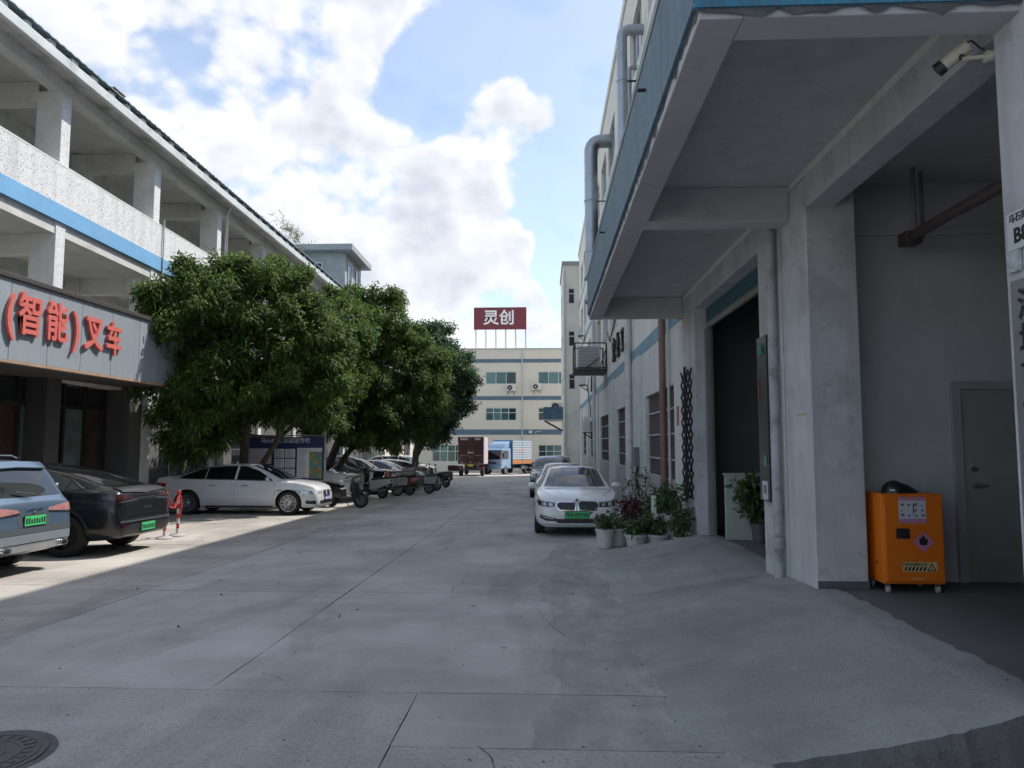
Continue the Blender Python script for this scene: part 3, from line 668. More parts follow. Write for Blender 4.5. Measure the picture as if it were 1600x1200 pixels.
# stair tower on the roof
lb('stair_tower', M('weathered tower render', (.42, .43, .43), .85, var=.12, stain=(.2, .2, .2), samt=.5, streak=.4), -15.5, -10.95, 38.9, 42.3, 10.9, 12.82)
lb('tower_roof', M('tower roof slab', (.33, .35, .36), .85, var=.1), -15.9, -10.4, 38.2, 42.7, 12.82, 13.14)
for y in (39.3, 41.0): window(LB, 'x', -10.93, y, y+.8, 11.2, 12.4, 1, None, glass_d, alu_m, out=1)
window(LB, 'y', 38.88, -12.9, -12.2, 11.3, 12.3, 1, None, glass_d, alu_m, out=-1)

# shop front under the sign
SF = thing('shop_glazing', 'dark glazed shop front under the grey sign fascia', 'shopfront', (LX, 14, gz(14)))
frm = M('dark shop frame', (.03, .03, .032), .45, .4)
def sf(name, m, *b): return box(name, m, b, SF, True)
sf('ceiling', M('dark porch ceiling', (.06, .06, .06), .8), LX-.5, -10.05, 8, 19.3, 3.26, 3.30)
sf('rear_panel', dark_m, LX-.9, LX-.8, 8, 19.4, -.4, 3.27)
shg = [M('shop glass', (.02, .022, .024), .05, var=.3, spec=.7), M('shop glass with pale blind', (.10, .13, .13), .12, var=.3, scale=2, spec=.6), M('shop glass with brown poster', (.055, .03, .03), .1, var=.4, scale=1.5, spec=.6)]
yy = 8.1; k = 0
for w in (1.1, 1.1, 1.1, 1.1, .5, .9, 1.2, .8, 1.0, .55, .85, .8):
    sf('mullion', frm, LX-.52, LX-.40, yy-.05, yy+.05, -.3, 3.26)
    mbb = MB(); mbb.quad((LX-.46, yy+.05, -.15), (LX-.46, yy+w-.05, -.15), (LX-.46, yy+w-.05, 2.6), (LX-.46, yy+.05, 2.6)); mbb.build('glass_panel', shg[(0, 1, 2, 0, 1, 0, 1, 2, 1, 0, 1, 2)[k]], SF, True)
    mbb = MB(); mbb.quad((LX-.46, yy+.05, 2.7), (LX-.46, yy+w-.05, 2.7), (LX-.46, yy+w-.05, 3.24), (LX-.46, yy+.05, 3.24)); mbb.build('fanlight', shg[0], SF, True)
    yy += w; k += 1
sf('mullion', frm, LX-.52, LX-.40, yy-.05, yy+.15, -.3, 3.26); sf('transom', frm, LX-.53, LX-.405, 8.1, yy, 2.6, 2.7)
sf('pier', M('shop pier', (.06, .06, .062), .5), LX-.5, LX+.05, 16.15, 16.65, -.5, 3.26); sf('pier', M('shop pier', (.06, .06, .062), .5), LX-.5, LX+.05, 19.2, 19.5, -.5, 3.26)

# sign fascia with raised red letters
SG = thing('shop_sign', 'weathered grey panel fascia with raised red Chinese letters above shop front', 'sign', (-10, 14, 3.25))
pan = M('weathered white sign panel', (.27, .31, .345), .55, var=.07, scale=1, stain=(.15, .165, .18), samt=.4, sscale=1, streak=.3, rand=.05)
ed = [8.0, 9.3, 10.6, 11.9, 13.0, 14.05, 15.1, 16.2, 17.35, 18.25, 19.15]
for a, b in zip(ed, ed[1:]): box('panel', pan, (-10.12, -10.0, a+.006, b-.006, 3.3, 4.83), SG, bevel=.004)
box('backing', frm, (-11.4, -10.125, 8, 19.15, 3.32, 4.78), SG)
box('top_trim', M('brown black trim', (.05, .045, .045), .6), (-10.2, -9.95, 7.9, 19.2, 4.832, 4.93), SG, bevel=.01)
box('bottom_trim', M('rusty orange trim', (.35, .24, .17), .75, var=.2), (-10.14, -9.985, 7.9, 19.2, 3.245, 3.297), SG)
box('end_panel', pan, (-11.4, -10.0, 19.156, 19.19, 3.3, 4.83), SG)
red_l = M('raised red letter face', (.60, .135, .115), .6, var=.06, stain=(.45, .16, .14), samt=.2)
for ch, y, sz, z in (('(', 12.92, .92, 4.17), ('智', 13.46, .86, 4.16), ('能', 14.23, .84, 4.15), (')', 14.84, .92, 4.15), ('叉', 15.45, .84, 4.12), ('车', 16.2, .80, 4.09)):
    F4 = frame((-9.955, y, z), (0, 1, 0), (0, 0, 1)) @ Matrix.Diagonal((.80, 1, 1, 1))
    text('letter', ch, red_l, SG, F4, sz, .030, .016)

# ================================================================== cream factory across the end of the yard
EB = thing('cream_factory', 'three storey cream factory with slate bands across the end of the yard', 'building', (-3, 75, gz(72)))
fx = [(-21.5, -18.3), (-16.6, -13.4), (-11.6, -8.4), (-6.05, -2.85), (-.58, 2.62), (4.9, 8.1)]
eh = [(a, b, z0, z1) for a, b in fx for z0, z1 in ((7.85, 9.15), (4.06, 5.39), (-.2, 1.55))]
g = MB(); holed(g, 'y', 75, -26, 14, -1.5, 11.5, eh, .18); g.build('wall', cream_m, EB, True)
box('coping', M('grey coping', (.45, .45, .42), .8), (-26.1, 14.1, 74.9, 75.3, 11.5, 11.62), EB)
for a, b in ((10.1, 10.48), (6.19, 6.6), (2.6, 3.14)): box('slate_band', slate_m, (-26, 14, 74.96, 75.05, a, b), EB)
g = MB(); g.quad((-26, 75, -1.5), (-26, 92, -1.5), (-26, 92, 11.5), (-26, 75, 11.5)); g.quad((14, 75, -1.5), (14, 92, -1.5), (14, 92, 11.5), (14, 75, 11.5)); g.quad((-26, 75.3, 11.3), (14, 75.3, 11.3), (14, 92, 11.3), (-26, 92, 11.3)); g.quad((-26, 92, -1.5), (14, 92, -1.5), (14, 92, 11.5), (-26, 92, 11.5)); g.build('rear_shell', cream_m, EB, True)
gl = [glass_g, M('pale green glass', (.10, .20, .19), .1, var=.2), glass_g, M('black green glass', (.015, .04, .04), .08, var=.2)]
for a, b, z0, z1 in eh: window(EB, 'y', 75.13, a, b, z0, z1, 4 if z0 < 7 else 3, z0+(z1-z0)*.62 if z0 < 7 else None, gl, alu_m, fw=.07)
MB().tube([(-2.24, 74.9, 11.2), (-2.24, 74.9, -.9)], .06, 8).build('downpipe', pvc_m, EB, True, smooth=40)
box('wall_lamp', metal_w, (-1.55, -1.2, 74.7, 74.95, 2.75, 3.0), EB)
MB().tube([(-.9, 74.93, 2.65), (-.8, 74.5, 2.9), (-.3, 74.2, 2.92)], .03, 6).build('lamp_arm', metal_w, EB, True)

# rooftop billboard
BB = thing('rooftop_billboard', 'red rooftop billboard with white Chinese lettering on thin steel legs', 'billboard', (-4.65, 76.5, 11.3))
bred = M('billboard red', (.19, .035, .045), .6, var=.08)
box('board', bred, (-7.43, -1.87, 76.5, 76.62, 13.88, 16.2), BB)
box('border', M('billboard border', (.16, .03, .03), .6), (-7.47, -1.83, 76.52, 76.6, 13.84, 16.24), BB)
lw_ = M('white billboard letter', (.82, .82, .80), .5, var=0)
text('letter', '灵', lw_, BB, frame((-5.62, 76.44, 15.02), (1, 0, 0), (0, 0, 1)), 1.68, .03, .035)
text('letter', '创', lw_, BB, frame((-3.92, 76.44, 15.02), (1, 0, 0), (0, 0, 1)), 1.68, .03, .035)
for k in range(6):
    x = -7.3 + k*1.07
    MB().bar((x, 76.56, 11.3), (x, 76.56, 14.0), .06).build('leg', steel_m, BB, True)
    MB().bar((x+.05, 78.2, 11.3), (x+.05, 76.62, 14.6), .05).build('brace', steel_m, BB, True)

# cream annex behind the trees, sunlit end
AN = thing('cream_annex', 'low cream annex wall with pale pipe behind the trees', 'building', (-12, 53, gz(53)))
g = MB(); holed(g, 'x', -10.2, 46.2, 57, -1.3, 5.2, [(48, 50.5, .2, 2.2), (52.5, 55, .2, 2.2)], -.15); g.build('wall', M('pale cream render', (.68, .66, .58), .8, var=.05, streak=.2), AN, True)
g = MB(); g.quad((-18, 57, -1.3), (-10.2, 57, -1.3), (-10.2, 57, 5.2), (-18, 57, 5.2)); g.quad((-18, 46.2, -1.3), (-10.2, 46.2, -1.3), (-10.2, 46.2, 5.2), (-18, 46.2, 5.2)); g.build('wall', cream_m, AN, True)
box('roof', soffit_m, (-18.1, -9.9, 46.1, 57.2, 5.2, 5.45), AN)
for a, b in ((48, 50.5), (52.5, 55)): window(AN, 'x', -10.33, a, b, .2, 2.2, 2, None, glass_d, alu_m, out=1)
MB().tube([(-10.08, 56.3, 5.1), (-10.08, 56.3, -.9)], .07, 8).build('downpipe', M('pale turquoise pipe', (.35, .55, .55), .5), AN, True, smooth=40)
# ================================================================== vehicles
def pchip(tab):
    xs = [t[0] for t in tab]; ys = [t[1] for t in tab]; n = len(xs)
    h = [xs[i+1]-xs[i] for i in range(n-1)]; d = [(ys[i+1]-ys[i])/h[i] for i in range(n-1)]
    m = [0.0]*n; m[0] = d[0]; m[-1] = d[-1]
    for i in range(1, n-1):
        if d[i-1]*d[i] > 0: w1 = 2*h[i]+h[i-1]; w2 = h[i]+2*h[i-1]; m[i] = (w1+w2)/(w1/d[i-1]+w2/d[i])
    def f(x):
        if x <= xs[0]: return ys[0]
        if x >= xs[-1]: return ys[-1]
        i = 0
        while x > xs[i+1]: i += 1
        t = (x-xs[i])/h[i]; t2, t3 = t*t, t*t*t
        return (2*t3-3*t2+1)*ys[i] + (t3-2*t2+t)*h[i]*m[i] + (-2*t3+3*t2)*ys[i+1] + (t3-t2)*h[i]*m[i+1]
    return f

def paint(name, col, metal=.0, rough=.32):
    return M(name, col, rough, metal, var=.03, scale=1.5, coat=1.0, stain=tuple(c*.8+.03 for c in col), samt=.18, sscale=1.2)
carglass = M('car glass', (.010, .013, .014), .03, var=0, spec=.7, coat=.3)
tyre_m = M('tyre rubber', (.018, .018, .019), .85, var=.15, bump=.2)
rim_m = M('alloy rim', (.48, .49, .50), .28, .9, var=.05)
rimd_m = M('dark alloy rim', (.06, .06, .065), .3, .8, var=.05)
chrome = M('chrome', (.65, .66, .67), .12, 1.0, var=0)
lamp_m = M('headlamp lens', (.42, .45, .48), .06, .3, var=.3, scale=14, coat=1)
lampd_m = M('dark headlamp lens', (.05, .055, .06), .05, .3, var=.4, scale=14, coat=1)
tail_m = M('red tail lamp', (.30, .012, .012), .12, var=.2, scale=8, coat=1)
taild_m = M('smoked red tail lamp', (.035, .004, .005), .12, var=.2, scale=8, coat=1)
tailw_m = M('pink tail lamp lens', (.42, .20, .19), .14, var=.2, scale=10, coat=1)
green_p = M('green licence plate', (.06, .50, .17), .45, var=.08)
blue_p = M('blue licence plate', (.02, .06, .35), .45, var=.05)
yell_p = M('yellow licence plate', (.65, .45, .03), .45, var=.05)
ink = M('black ink', (.012, .012, .012), .6, var=0)
white_i = M('white ink', (.8, .8, .8), .6, var=0)
well_m = M('wheel well', (.012, .012, .012), .9, var=0)
seam_m = M('door seam', (.02, .02, .02), .8, var=0)
brake_m = M('brake disc', (.12, .12, .12), .5, .7, var=.1)

WHEELS = {}
def wheel_meshes(r, w, n, m, twin=True):
    k = (r, w, n, m.name)
    if k in WHEELS: return WHEELS[k]
    t = MB(); rr_ = r*.70
    t.lathe([(rr_, -w/2), (r*.93, -w/2), (r*.985, -w*.40), (r, -w*.25), (r, w*.25), (r*.985, w*.40), (r*.93, w/2), (rr_, w/2), (rr_*.98, w*.3), (rr_*.98, -w*.3), (rr_, -w/2)], n=36, axis='y', cap=False)
    to = t.build('tyre', tyre_m, smooth=35)
    d = MB(); d.lathe([(rr_*.96, -w*.05), (.0, -w*.05)], n=28, axis='y', cap=False); do = d.build('brake', brake_m)
    s = MB(); s.lathe([(rr_*1.02, w/2-.004), (rr_*1.02, w/2+.006), (rr_*.94, w/2+.006), (rr_*.92, w*.1), (rr_*.92, -w*.3)], n=36, axis='y', cap=False)
    s.lathe([(.05, w*.1), (.075, w*.42), (.06, w*.46), (.0, w*.46)], n=16, axis='y', cap=False)
    for i in range(n):
        for da in ((-.085, .085) if twin else (0,)):
            a = 2*math.pi*i/n; a1 = a+da
            p = [Vector((.055*math.cos(a1), w*.34, .055*math.sin(a1))), Vector((rr_*.95*math.cos(a+da*1.6), w*.44, rr_*.95*math.sin(a+da*1.6)))]
            tn = Vector((-math.sin(a), 0, math.cos(a))); w0, w1 = (.020, .013) if twin else (.035, .028); up = Vector((0, .018, 0))
            s.hexa([p[0]-tn*w0-up, p[0]+tn*w0-up, p[1]+tn*w1-up, p[1]-tn*w1-up, p[0]-tn*w0*.8+up, p[0]+tn*w0*.8+up, p[1]+tn*w1*.8+up, p[1]-tn*w1*.8+up])
    ro = s.build('rim', m, smooth=35)
    res = (to.data, ro.data, do.data)
    for o in (to, ro, do): bpy.data.objects.remove(o)
    WHEELS[k] = res; return res

def wheel(parent, x, y, r, w, n, m, twin=True, steer=0.0):
    a, b, c = wheel_meshes(r, w, n, m, twin)
    o = link('wheel', a, parent); o.location = (x, y, r); o.rotation_euler = (0, rnd.uniform(0, 1), (0 if y > 0 else math.pi) + steer)
    link('rim', b, o); link('brake_disc', c, o)
    return o

def hull(sp):
    f = {k: pchip(sp[k]) for k in ('zr', 'zbl', 'zs', 'zb', 'w', 'wr')}
    xr, xf = sp['zr'][0][0], sp['zr'][-1][0]
    xs = sorted({round(xr+(xf-xr)*i/70, 4) for i in range(71)} | {round(t[0], 4) for t in sp['zr']} | {round(xf-d, 4) for d in (.01, .03, .06)} | {round(xr+d, 4) for d in (.01, .03, .06)})
    out = [xs[0]]
    for x in xs[1:]:
        if x-out[-1] > .006: out.append(x)
    xs = out; vs = []; sec = None
    for x in xs:
        w = f['w'](x); zb, zs, zl, zr = f['zb'](x), f['zs'](x), f['zbl'](x), f['zr'](x); zl = min(zl, zr-.012); zs = min(zs, zl-.015)
        wb = w*sp.get('belt', .935); wr = w*f['wr'](x); gh = zr-zl; crown = min(.055, gh*.35); zre = zr-crown
        zm = zb+(zs-zb)*.45
        P = [(0, zb), (w*.45, zb), (w*.84, zb+.005)]
        for s in (.3, .65): P.append((w*(.84+.13*math.sin(s*math.pi/2)), zb+.005+(zm*.55+zb*.45-zb)*s*.9))
        P += [(w*.985, zb+(zm-zb)*.72), (w, zm+(zs-zm)*.25), (w*.998, zm+(zs-zm)*.6), (w*.992, zs-.018), (w*.985, zs)]
        P += [(w*.965+(wb-w*.965)*.35, zs+(zl-zs)*.45), (wb+(w*.97-wb)*.2, zl-(zl-zs)*.12), (wb, zl)]
        for s in (.08, .25, .5, .75, .92): P.append((wb+(wr-wb)*s + .018*math.sin(s*math.pi)*min(1, gh/.3), zl+(zre-zl)*s))
        P.append((wr, zre))
        for s in (.06, .15, .3, .5, .75): P.append((wr*(1-s), zre+crown*(1-(1-s)**3.2)))
        P.append((0, zr))
        k = len(P)
        vs += [(x, y, z) for y, z in P] + [(x, -y, z) for y, z in P[-2:0:-1]]
    n = 2*k-2; fs = []
    for i in range(len(xs)-1):
        for j in range(n): fs.append((i*n+j, i*n+(j+1) % n, (i+1)*n+(j+1) % n, (i+1)*n+j))
    fs.append(tuple(range(n-1, -1, -1))); b = (len(xs)-1)*n; fs.append(tuple(range(b, b+n)))
    return vs, fs

def car(name, label, cat, sp, pm, loc, rz, group=None):
    """body grown from the profile tables, wheel arches cut out; returns root and a patch function that lays panels on the body"""
    root = thing(name, label, cat, loc, 0, group)
    root.rotation_euler = (Matrix.Rotation(-.0155, 3, 'X') @ Matrix.Rotation(rz, 3, 'Z')).to_euler()
    vs, fs = hull(sp)
    bvh = BVHTree.FromPolygons([Vector(v) for v in vs], fs)
    o = MB().add(vs, fs).build('body', pm, None, smooth=38)
    c = MB(); ra = sp['r']+.045
    for x in sp['ax']:
        for s in (1, -1): c.lathe([(ra, min(s*.52, s*1.3)), (ra, max(s*.52, s*1.3))], (x, 0, sp['r']+.01), 40, 'y')
    co = c.build('cut', well_m)
    md = o.modifiers.new('b', 'BOOLEAN'); md.object = co; md.operation = 'DIFFERENCE'; md.solver = 'EXACT'; md.material_mode = 'TRANSFER'
    dg = bpy.context.evaluated_depsgraph_get(); dg.update()
    me = bpy.data.meshes.new_from_object(o.evaluated_get(dg)); bpy.data.objects.remove(o); bpy.data.objects.remove(co)
    body = link('body', me, root, smooth=38); 
    for x in sp['ax']:
        for s in (1, -1): wheel(root, x, s*(sp['track']/2), sp['r'], sp.get('tw', .225), sp.get('spokes', 5), sp.get('rimm', rim_m), sp.get('twin', True))
    dirs = {'L': lambda a, b: (Vector((a, 3, b)), Vector((0, -1, 0))), 'R': lambda a, b: (Vector((a, -3, b)), Vector((0, 1, 0))),
            'F': lambda a, b: (Vector((6, a, b)), Vector((-1, 0, 0))), 'B': lambda a, b: (Vector((-6, a, b)), Vector((1, 0, 0))), 'T': lambda a, b: (Vector((a, b, 4)), Vector((0, 0, -1)))}
    def hit(view, a, b):
        p, d = dirs[view](a, b); q = bvh.ray_cast(p, d)
        if q[0] is None:
            q = bvh.find_nearest(p + d * {'L': 2.1, 'R': 2.1, 'F': 6-sp['zr'][-1][0]+.1, 'B': 6+sp['zr'][0][0]+.1, 'T': 3}[view])
        nn = q[1]
        if nn.dot(d) > 0: nn = -nn
        return q[0], nn
    def patch(nm, m, view, lo, hi, off=.006, n=14, k=5, th=.012, parent=None, smooth=45):
        """panel between a lower and an upper polyline drawn in that view, laid onto the body"""
        def at(pl, t):
            L_ = [0]
            for p, q in zip(pl, pl[1:]): L_.append(L_[-1] + math.hypot(q[0]-p[0], q[1]-p[1]))
            s = t*L_[-1]
            for i in range(len(pl)-1):
                if s <= L_[i+1] + 1e-9:
                    u = 0 if L_[i+1] == L_[i] else (s-L_[i])/(L_[i+1]-L_[i]); return (pl[i][0]+(pl[i+1][0]-pl[i][0])*u, pl[i][1]+(pl[i+1][1]-pl[i][1])*u)
            return pl[-1]
        top = []; bot = []
        for j in range(k+1):
            for i in range(n+1):
                a, b = at(lo, i/n), at(hi, i/n); v = j/k; p, nn = hit(view, a[0]+(b[0]-a[0])*v, a[1]+(b[1]-a[1])*v)
                top.append(p + nn*off); bot.append(p + nn*(off-th))
        N_ = n+1; q = len(top); F_ = [(j*N_+i, j*N_+i+1, (j+1)*N_+i+1, (j+1)*N_+i) for j in range(k) for i in range(n)]
        ring = list(range(N_)) + [j*N_+n for j in range(1, k+1)] + [k*N_+i for i in range(n-1, -1, -1)] + [j*N_ for j in range(k-1, 0, -1)]
        F_ += [(ring[i], ring[(i+1) % len(ring)], q+ring[(i+1) % len(ring)], q+ring[i]) for i in range(len(ring))]
        return MB().add(top+bot, F_).build(nm, m, parent or root, smooth=smooth)
    def sym(nm, m, lo, hi, **k):
        """the same panel on both flanks"""
        patch(nm, m, 'L', lo, hi, **k); patch(nm, m, 'R', lo, hi, **k)
    def mir(nm, m, view, lo, hi, **k):
        """the same panel on both sides of the centre line, drawn in a front, rear or top view"""
        patch(nm, m, view, lo, hi, **k)
        if view == 'T': patch(nm, m, view, [(a, -b) for a, b in lo], [(a, -b) for a, b in hi], **k)
        else: patch(nm, m, view, [(-a, b) for a, b in lo], [(-a, b) for a, b in hi], **k)
    def line(nm, view, pts, w=.008, m=seam_m, off=.002):
        for (p, q) in zip(pts, pts[1:]):
            d = Vector((q[0]-p[0], q[1]-p[1])); L_ = d.length; u = Vector((-d.y, d.x)).normalized()*w/2
            patch(nm, m, view, [(p[0]-u.x, p[1]-u.y), (q[0]-u.x, q[1]-u.y)], [(p[0]+u.x, p[1]+u.y), (q[0]+u.x, q[1]+u.y)], off=off, n=max(2, int(L_/.12)), k=1, th=.006)
    def plate(view, b, z, m, txt=None, wd=.44, tint=ink):
        p, nn = hit(view, b, z); s = 1 if view == 'F' else -1
        x = p.x + s*.012
        pl = MB(); pl.box(min(x, x+s*.012), max(x, x+s*.012), b-wd/2, b+wd/2, z-.07, z+.07); po = pl.build('licence_plate', m, root, bevel=.004)
        bo = MB(); bo.box(min(x-s*.004, x+s*.006), max(x-s*.004, x+s*.006), b-wd/2-.012, b+wd/2+.012, z-.082, z+.082); bo.build('plate_frame', plast_k, po)
        fr = frame((x+s*.015, b, z), (0, s, 0), (0, 0, 1))
        if txt: text('plate_text', txt, tint, po, fr, .104, .001, .0025, world=False)
        else:   # unreadable characters
            g = MB(); r_ = random.Random(int(abs(b*100)+abs(z*1000)+len(name)))
            for i in range(8):
                y = b - s*wd*.42 + s*wd*.12*i; w_ = wd*.036; g.box(min(x+s*.0125, x+s*.014), max(x+s*.0125, x+s*.014), y-w_, y+w_, z-.042, z-.042+r_.uniform(.06, .085))
            g.build('plate_characters', tint, po, kind='stuff')
        return po
    def mirrors(x, z, m, y=None):
        for s, v in ((1, 'L'), (-1, 'R')):
            p, nn = hit(v, x, z); y_ = p.y
            g = MB(); g.tube([(x-.02, y_-s*.02, z+.0), (x-.01, y_+s*.06, z+.03)], .022, 8)
            cx, cy, cz = x, y_+s*.13, z+.055
            prof = []
            for i in range(9):
                a = math.pi*i/8; prof.append((max(.002, math.sin(a)), -math.cos(a)))
            vs_ = []; fs_ = []; n_ = 14
            for r_, h_ in prof:
                for k_ in range(n_):
                    t_ = 2*math.pi*k_/n_; vx = .065*r_*math.cos(t_); vx = vx if vx > 0 else vx*.45
                    vs_.append((cx+vx+.02*(-h_*s), cy+h_*.115*s*(1 if True else 1), cz+.075*r_*math.sin(t_)))
            for i in range(8):
                for k_ in range(n_): fs_.append((i*n_+k_, i*n_+(k_+1) % n_, (i+1)*n_+(k_+1) % n_, (i+1)*n_+k_))
            g.add(vs_, fs_); mo = g.build('mirror', m, root, smooth=50)
            MB().box(cx-.034, cx-.029, cy-.09, cy+.09, cz-.05, cz+.05).build('mirror_glass', chrome, mo, bevel=.01)
    root['sp'] = 1; del root['sp']
    return root, dict(patch=patch, sym=sym, mir=mir, line=line, plate=plate, mirrors=mirrors, hit=hit, body=body)

def glaze(k, wind, back, sides, trim=None):
    """windscreen, rear window and side lights, each with a thin dark surround"""
    lo, hi = wind; k['patch']('windscreen', carglass, 'F', lo, hi, n=16, k=8)
    lo, hi = back; k['patch']('rear_window', carglass, 'B', lo, hi, n=14, k=8)
    for lo, hi in sides: k['sym']('side_window', carglass, lo, hi, n=12, k=5)
    if trim:
        for pts in trim:
            for v in 'LR': k['line']('window_trim', v, pts, .018, chrome, .009)

SED = dict(
    zr=[(-2.61,.72),(-2.595,.86),(-2.55,1.0),(-2.45,1.075),(-2.25,1.11),(-1.98,1.135),(-1.25,1.345),(-.7,1.435),(-.1,1.475),(.25,1.455),(.65,1.325),(1.2,1.06),(1.31,1.005),(1.6,.975),(2.0,.90),(2.18,.835),(2.27,.77),(2.315,.68),(2.33,.58)],
    zbl=[(-2.61,.66),(-2.55,.88),(-2.4,.98),(-1.9,1.005),(-1,.985),(0,.955),(1,.935),(1.3,.935),(1.6,.915),(2,.84),(2.2,.76),(2.33,.52)],
    zs=[(-2.61,.58),(-2.4,.80),(-1.2,.80),(0,.78),(1.2,.765),(1.9,.72),(2.2,.64),(2.33,.46)],
    zb=[(-2.61,.42),(-2.55,.30),(-2.2,.24),(-1.5,.20),(0,.185),(1.6,.19),(2.2,.19),(2.3,.21),(2.33,.26)],
    w=[(-2.61,.62),(-2.58,.74),(-2.48,.84),(-2.2,.90),(-1.6,.928),(0,.925),(1.3,.932),(1.75,.915),(2.05,.865),(2.22,.78),(2.30,.68),(2.33,.56)],
    wr=[(-2.61,.85),(-2.2,.82),(-1.95,.78),(-1.2,.64),(-.3,.625),(.25,.635),(.7,.70),(1.25,.80),(1.4,.74),(2.33,.7)],
    r=.338, ax=(-1.4875, 1.4875), track=1.60, spokes=10)

def sedan_common(k, pm, door=True):
    glaze(k, ([(-.70,1.02),(-.35,1.015),(.35,1.015),(.70,1.02)], [(-.55,1.395),(-.25,1.43),(.25,1.43),(.55,1.395)]),
          ([(-.62,1.135),(.62,1.135)], [(-.50,1.375),(.50,1.375)]),
          [([(-1.78,1.055),(-1.5,1.035),(-1.02,1.03)], [(-1.74,1.10),(-1.35,1.25),(-1.02,1.335)]),
           ([(-.99,1.03),(-.14,1.015)], [(-.99,1.34),(-.55,1.388),(-.14,1.40)]),
           ([(-.07,1.012),(.55,.998),(.98,.99)], [(-.07,1.40),(.15,1.385),(.55,1.25),(.92,1.03)])],
          [[(-1.80,1.04),(-1.0,1.016),(1.0,.975)]])
    for v in 'LR':
        k['line']('door_seam', v, [(-.10,.99),(-.10,.28)]); k['line']('door_seam', v, [(-1.02,1.0),(-1.08,.75),(-.95,.45)]); k['line']('door_seam', v, [(1.05,.93),(1.10,.70),(1.02,.30)]); k['line']('door_seam', v, [(-.95,.26),(1.0,.26)])
        k['line']('body_crease', v, [(-2.3,.845),(-1,.835),(1.3,.79)], .010, pm, .006)
        s = 1 if v == 'L' else -1
        for x in (-.78, .18):
            p, nn = k['hit'](v, x, .845)
            MB().tube([(x-.10, p.y+s*.004, .84), (x-.08, p.y+s*.035, .843), (x+.08, p.y+s*.035, .847), (x+.10, p.y+s*.004, .848)], .013, 8).build('door_handle', chrome, k['body'].parent, smooth=40)

# ---- white sedan facing the camera beside the pots
wp = paint('white car paint', (.70, .71, .70))
c1, k = car('sedan_car', 'white sedan with kidney grille and green plate parked beside the plant pots', 'car', SED, wp, (.70, 17.95, gz(17.95)), R(-90))
sedan_common(k, wp); k['mirrors'](.86, .97, wp)
k['mir']('headlight', lampd_m, 'F', [(.47,.63),(.62,.625),(.82,.65)], [(.47,.715),(.62,.73),(.85,.755)], n=12, k=4)
k['mir']('headlight_ring', lamp_m, 'F', [(.52,.645),(.60,.645)], [(.52,.70),(.60,.71)], off=.012, n=4, k=3)
k['mir']('headlight_ring', lamp_m, 'F', [(.66,.652),(.75,.66)], [(.66,.715),(.75,.725)], off=.012, n=4, k=3)
k['mir']('brow_light', chrome, 'F', [(.46,.722),(.62,.738),(.84,.76)], [(.46,.732),(.62,.75),(.84,.77)], off=.01, n=10, k=1)
for s in (1, -1):
    ring = [(.03,.60),(.05,.56),(.37,.56),(.44,.64),(.43,.70),(.38,.725),(.06,.73),(.03,.69)]
    k['patch']('grille', plast_k, 'F', [(s*.04,.565),(s*.36,.565),(s*.43,.64)], [(s*.04,.725),(s*.37,.722),(s*.43,.69)], off=.008, n=8, k=4)
    for p, q in zip(ring, ring[1:]+ring[:1]): k['line']('grille_surround', 'F', [(s*p[0], p[1]), (s*q[0], q[1])], .020, chrome, .022)
    for i in range(9):
        y = s*(.075+i*.037); k['line']('grille_slat', 'F', [(y,.575),(y,.715)], .010, M('grille slat', (.11, .115, .12), .35, .6), .018)
    k['patch']('bumper_intake', plast_k, 'F', [(s*.44,.33),(s*.66,.335),(s*.80,.40)], [(s*.44,.385),(s*.62,.42),(s*.78,.47)], off=.006, n=10, k=3)
    k['line']('fog_trim', 'F', [(s*.50,.375),(s*.66,.40),(s*.77,.445)], .018, chrome, .012)
k['patch']('bumper_intake', plast_k, 'F', [(-.42,.285),(.42,.285)], [(-.47,.375),(.47,.375)], off=.006, n=14, k=3)
k['patch']('bumper_lip', M('silver lip', (.45, .46, .47), .35, .5), 'F', [(-.70,.255),(0,.235),(.70,.255)], [(-.70,.275),(0,.258),(.70,.275)], off=.010, n=16, k=1)
k['plate']('F', 0, .46, green_p, '粤B·FJ5766', wd=.50)
p, nn = k['hit']('F', 0, .765)
em = MB().lathe([(.001, .0), (.034, .0), (.034, .008), (.001, .010)], n=20).build('emblem', M('emblem ring', (.10, .13, .20), .3), c1, smooth=40)
em.location = p + nn*.004; em.rotation_euler = nn.to_track_quat('Z', 'Y').to_euler()
for s in (1, -1):
    k['line']('bonnet_crease', 'T', [(2.1, s*.30),(1.35, s*.52)], .012, wp, .007); k['line']('bonnet_seam', 'T', [(2.2, s*.52),(1.7, s*.74),(1.28, s*.80)], .008)
    MB().tube([(1.22, s*.10 - .25, 1.045), (1.0, s*.12+.2, 1.16)], .008, 6).build('wiper', plast_k, c1)
g = MB(); g.hexa([(-1.05,-.02,1.37),(-.85,-.02,1.41),(-.85,.02,1.41),(-1.05,.02,1.37),(-1.06,-.006,1.45),(-1.0,-.006,1.45),(-1.0,.006,1.45),(-1.06,.006,1.45)]); g.build('antenna', plast_k, c1)

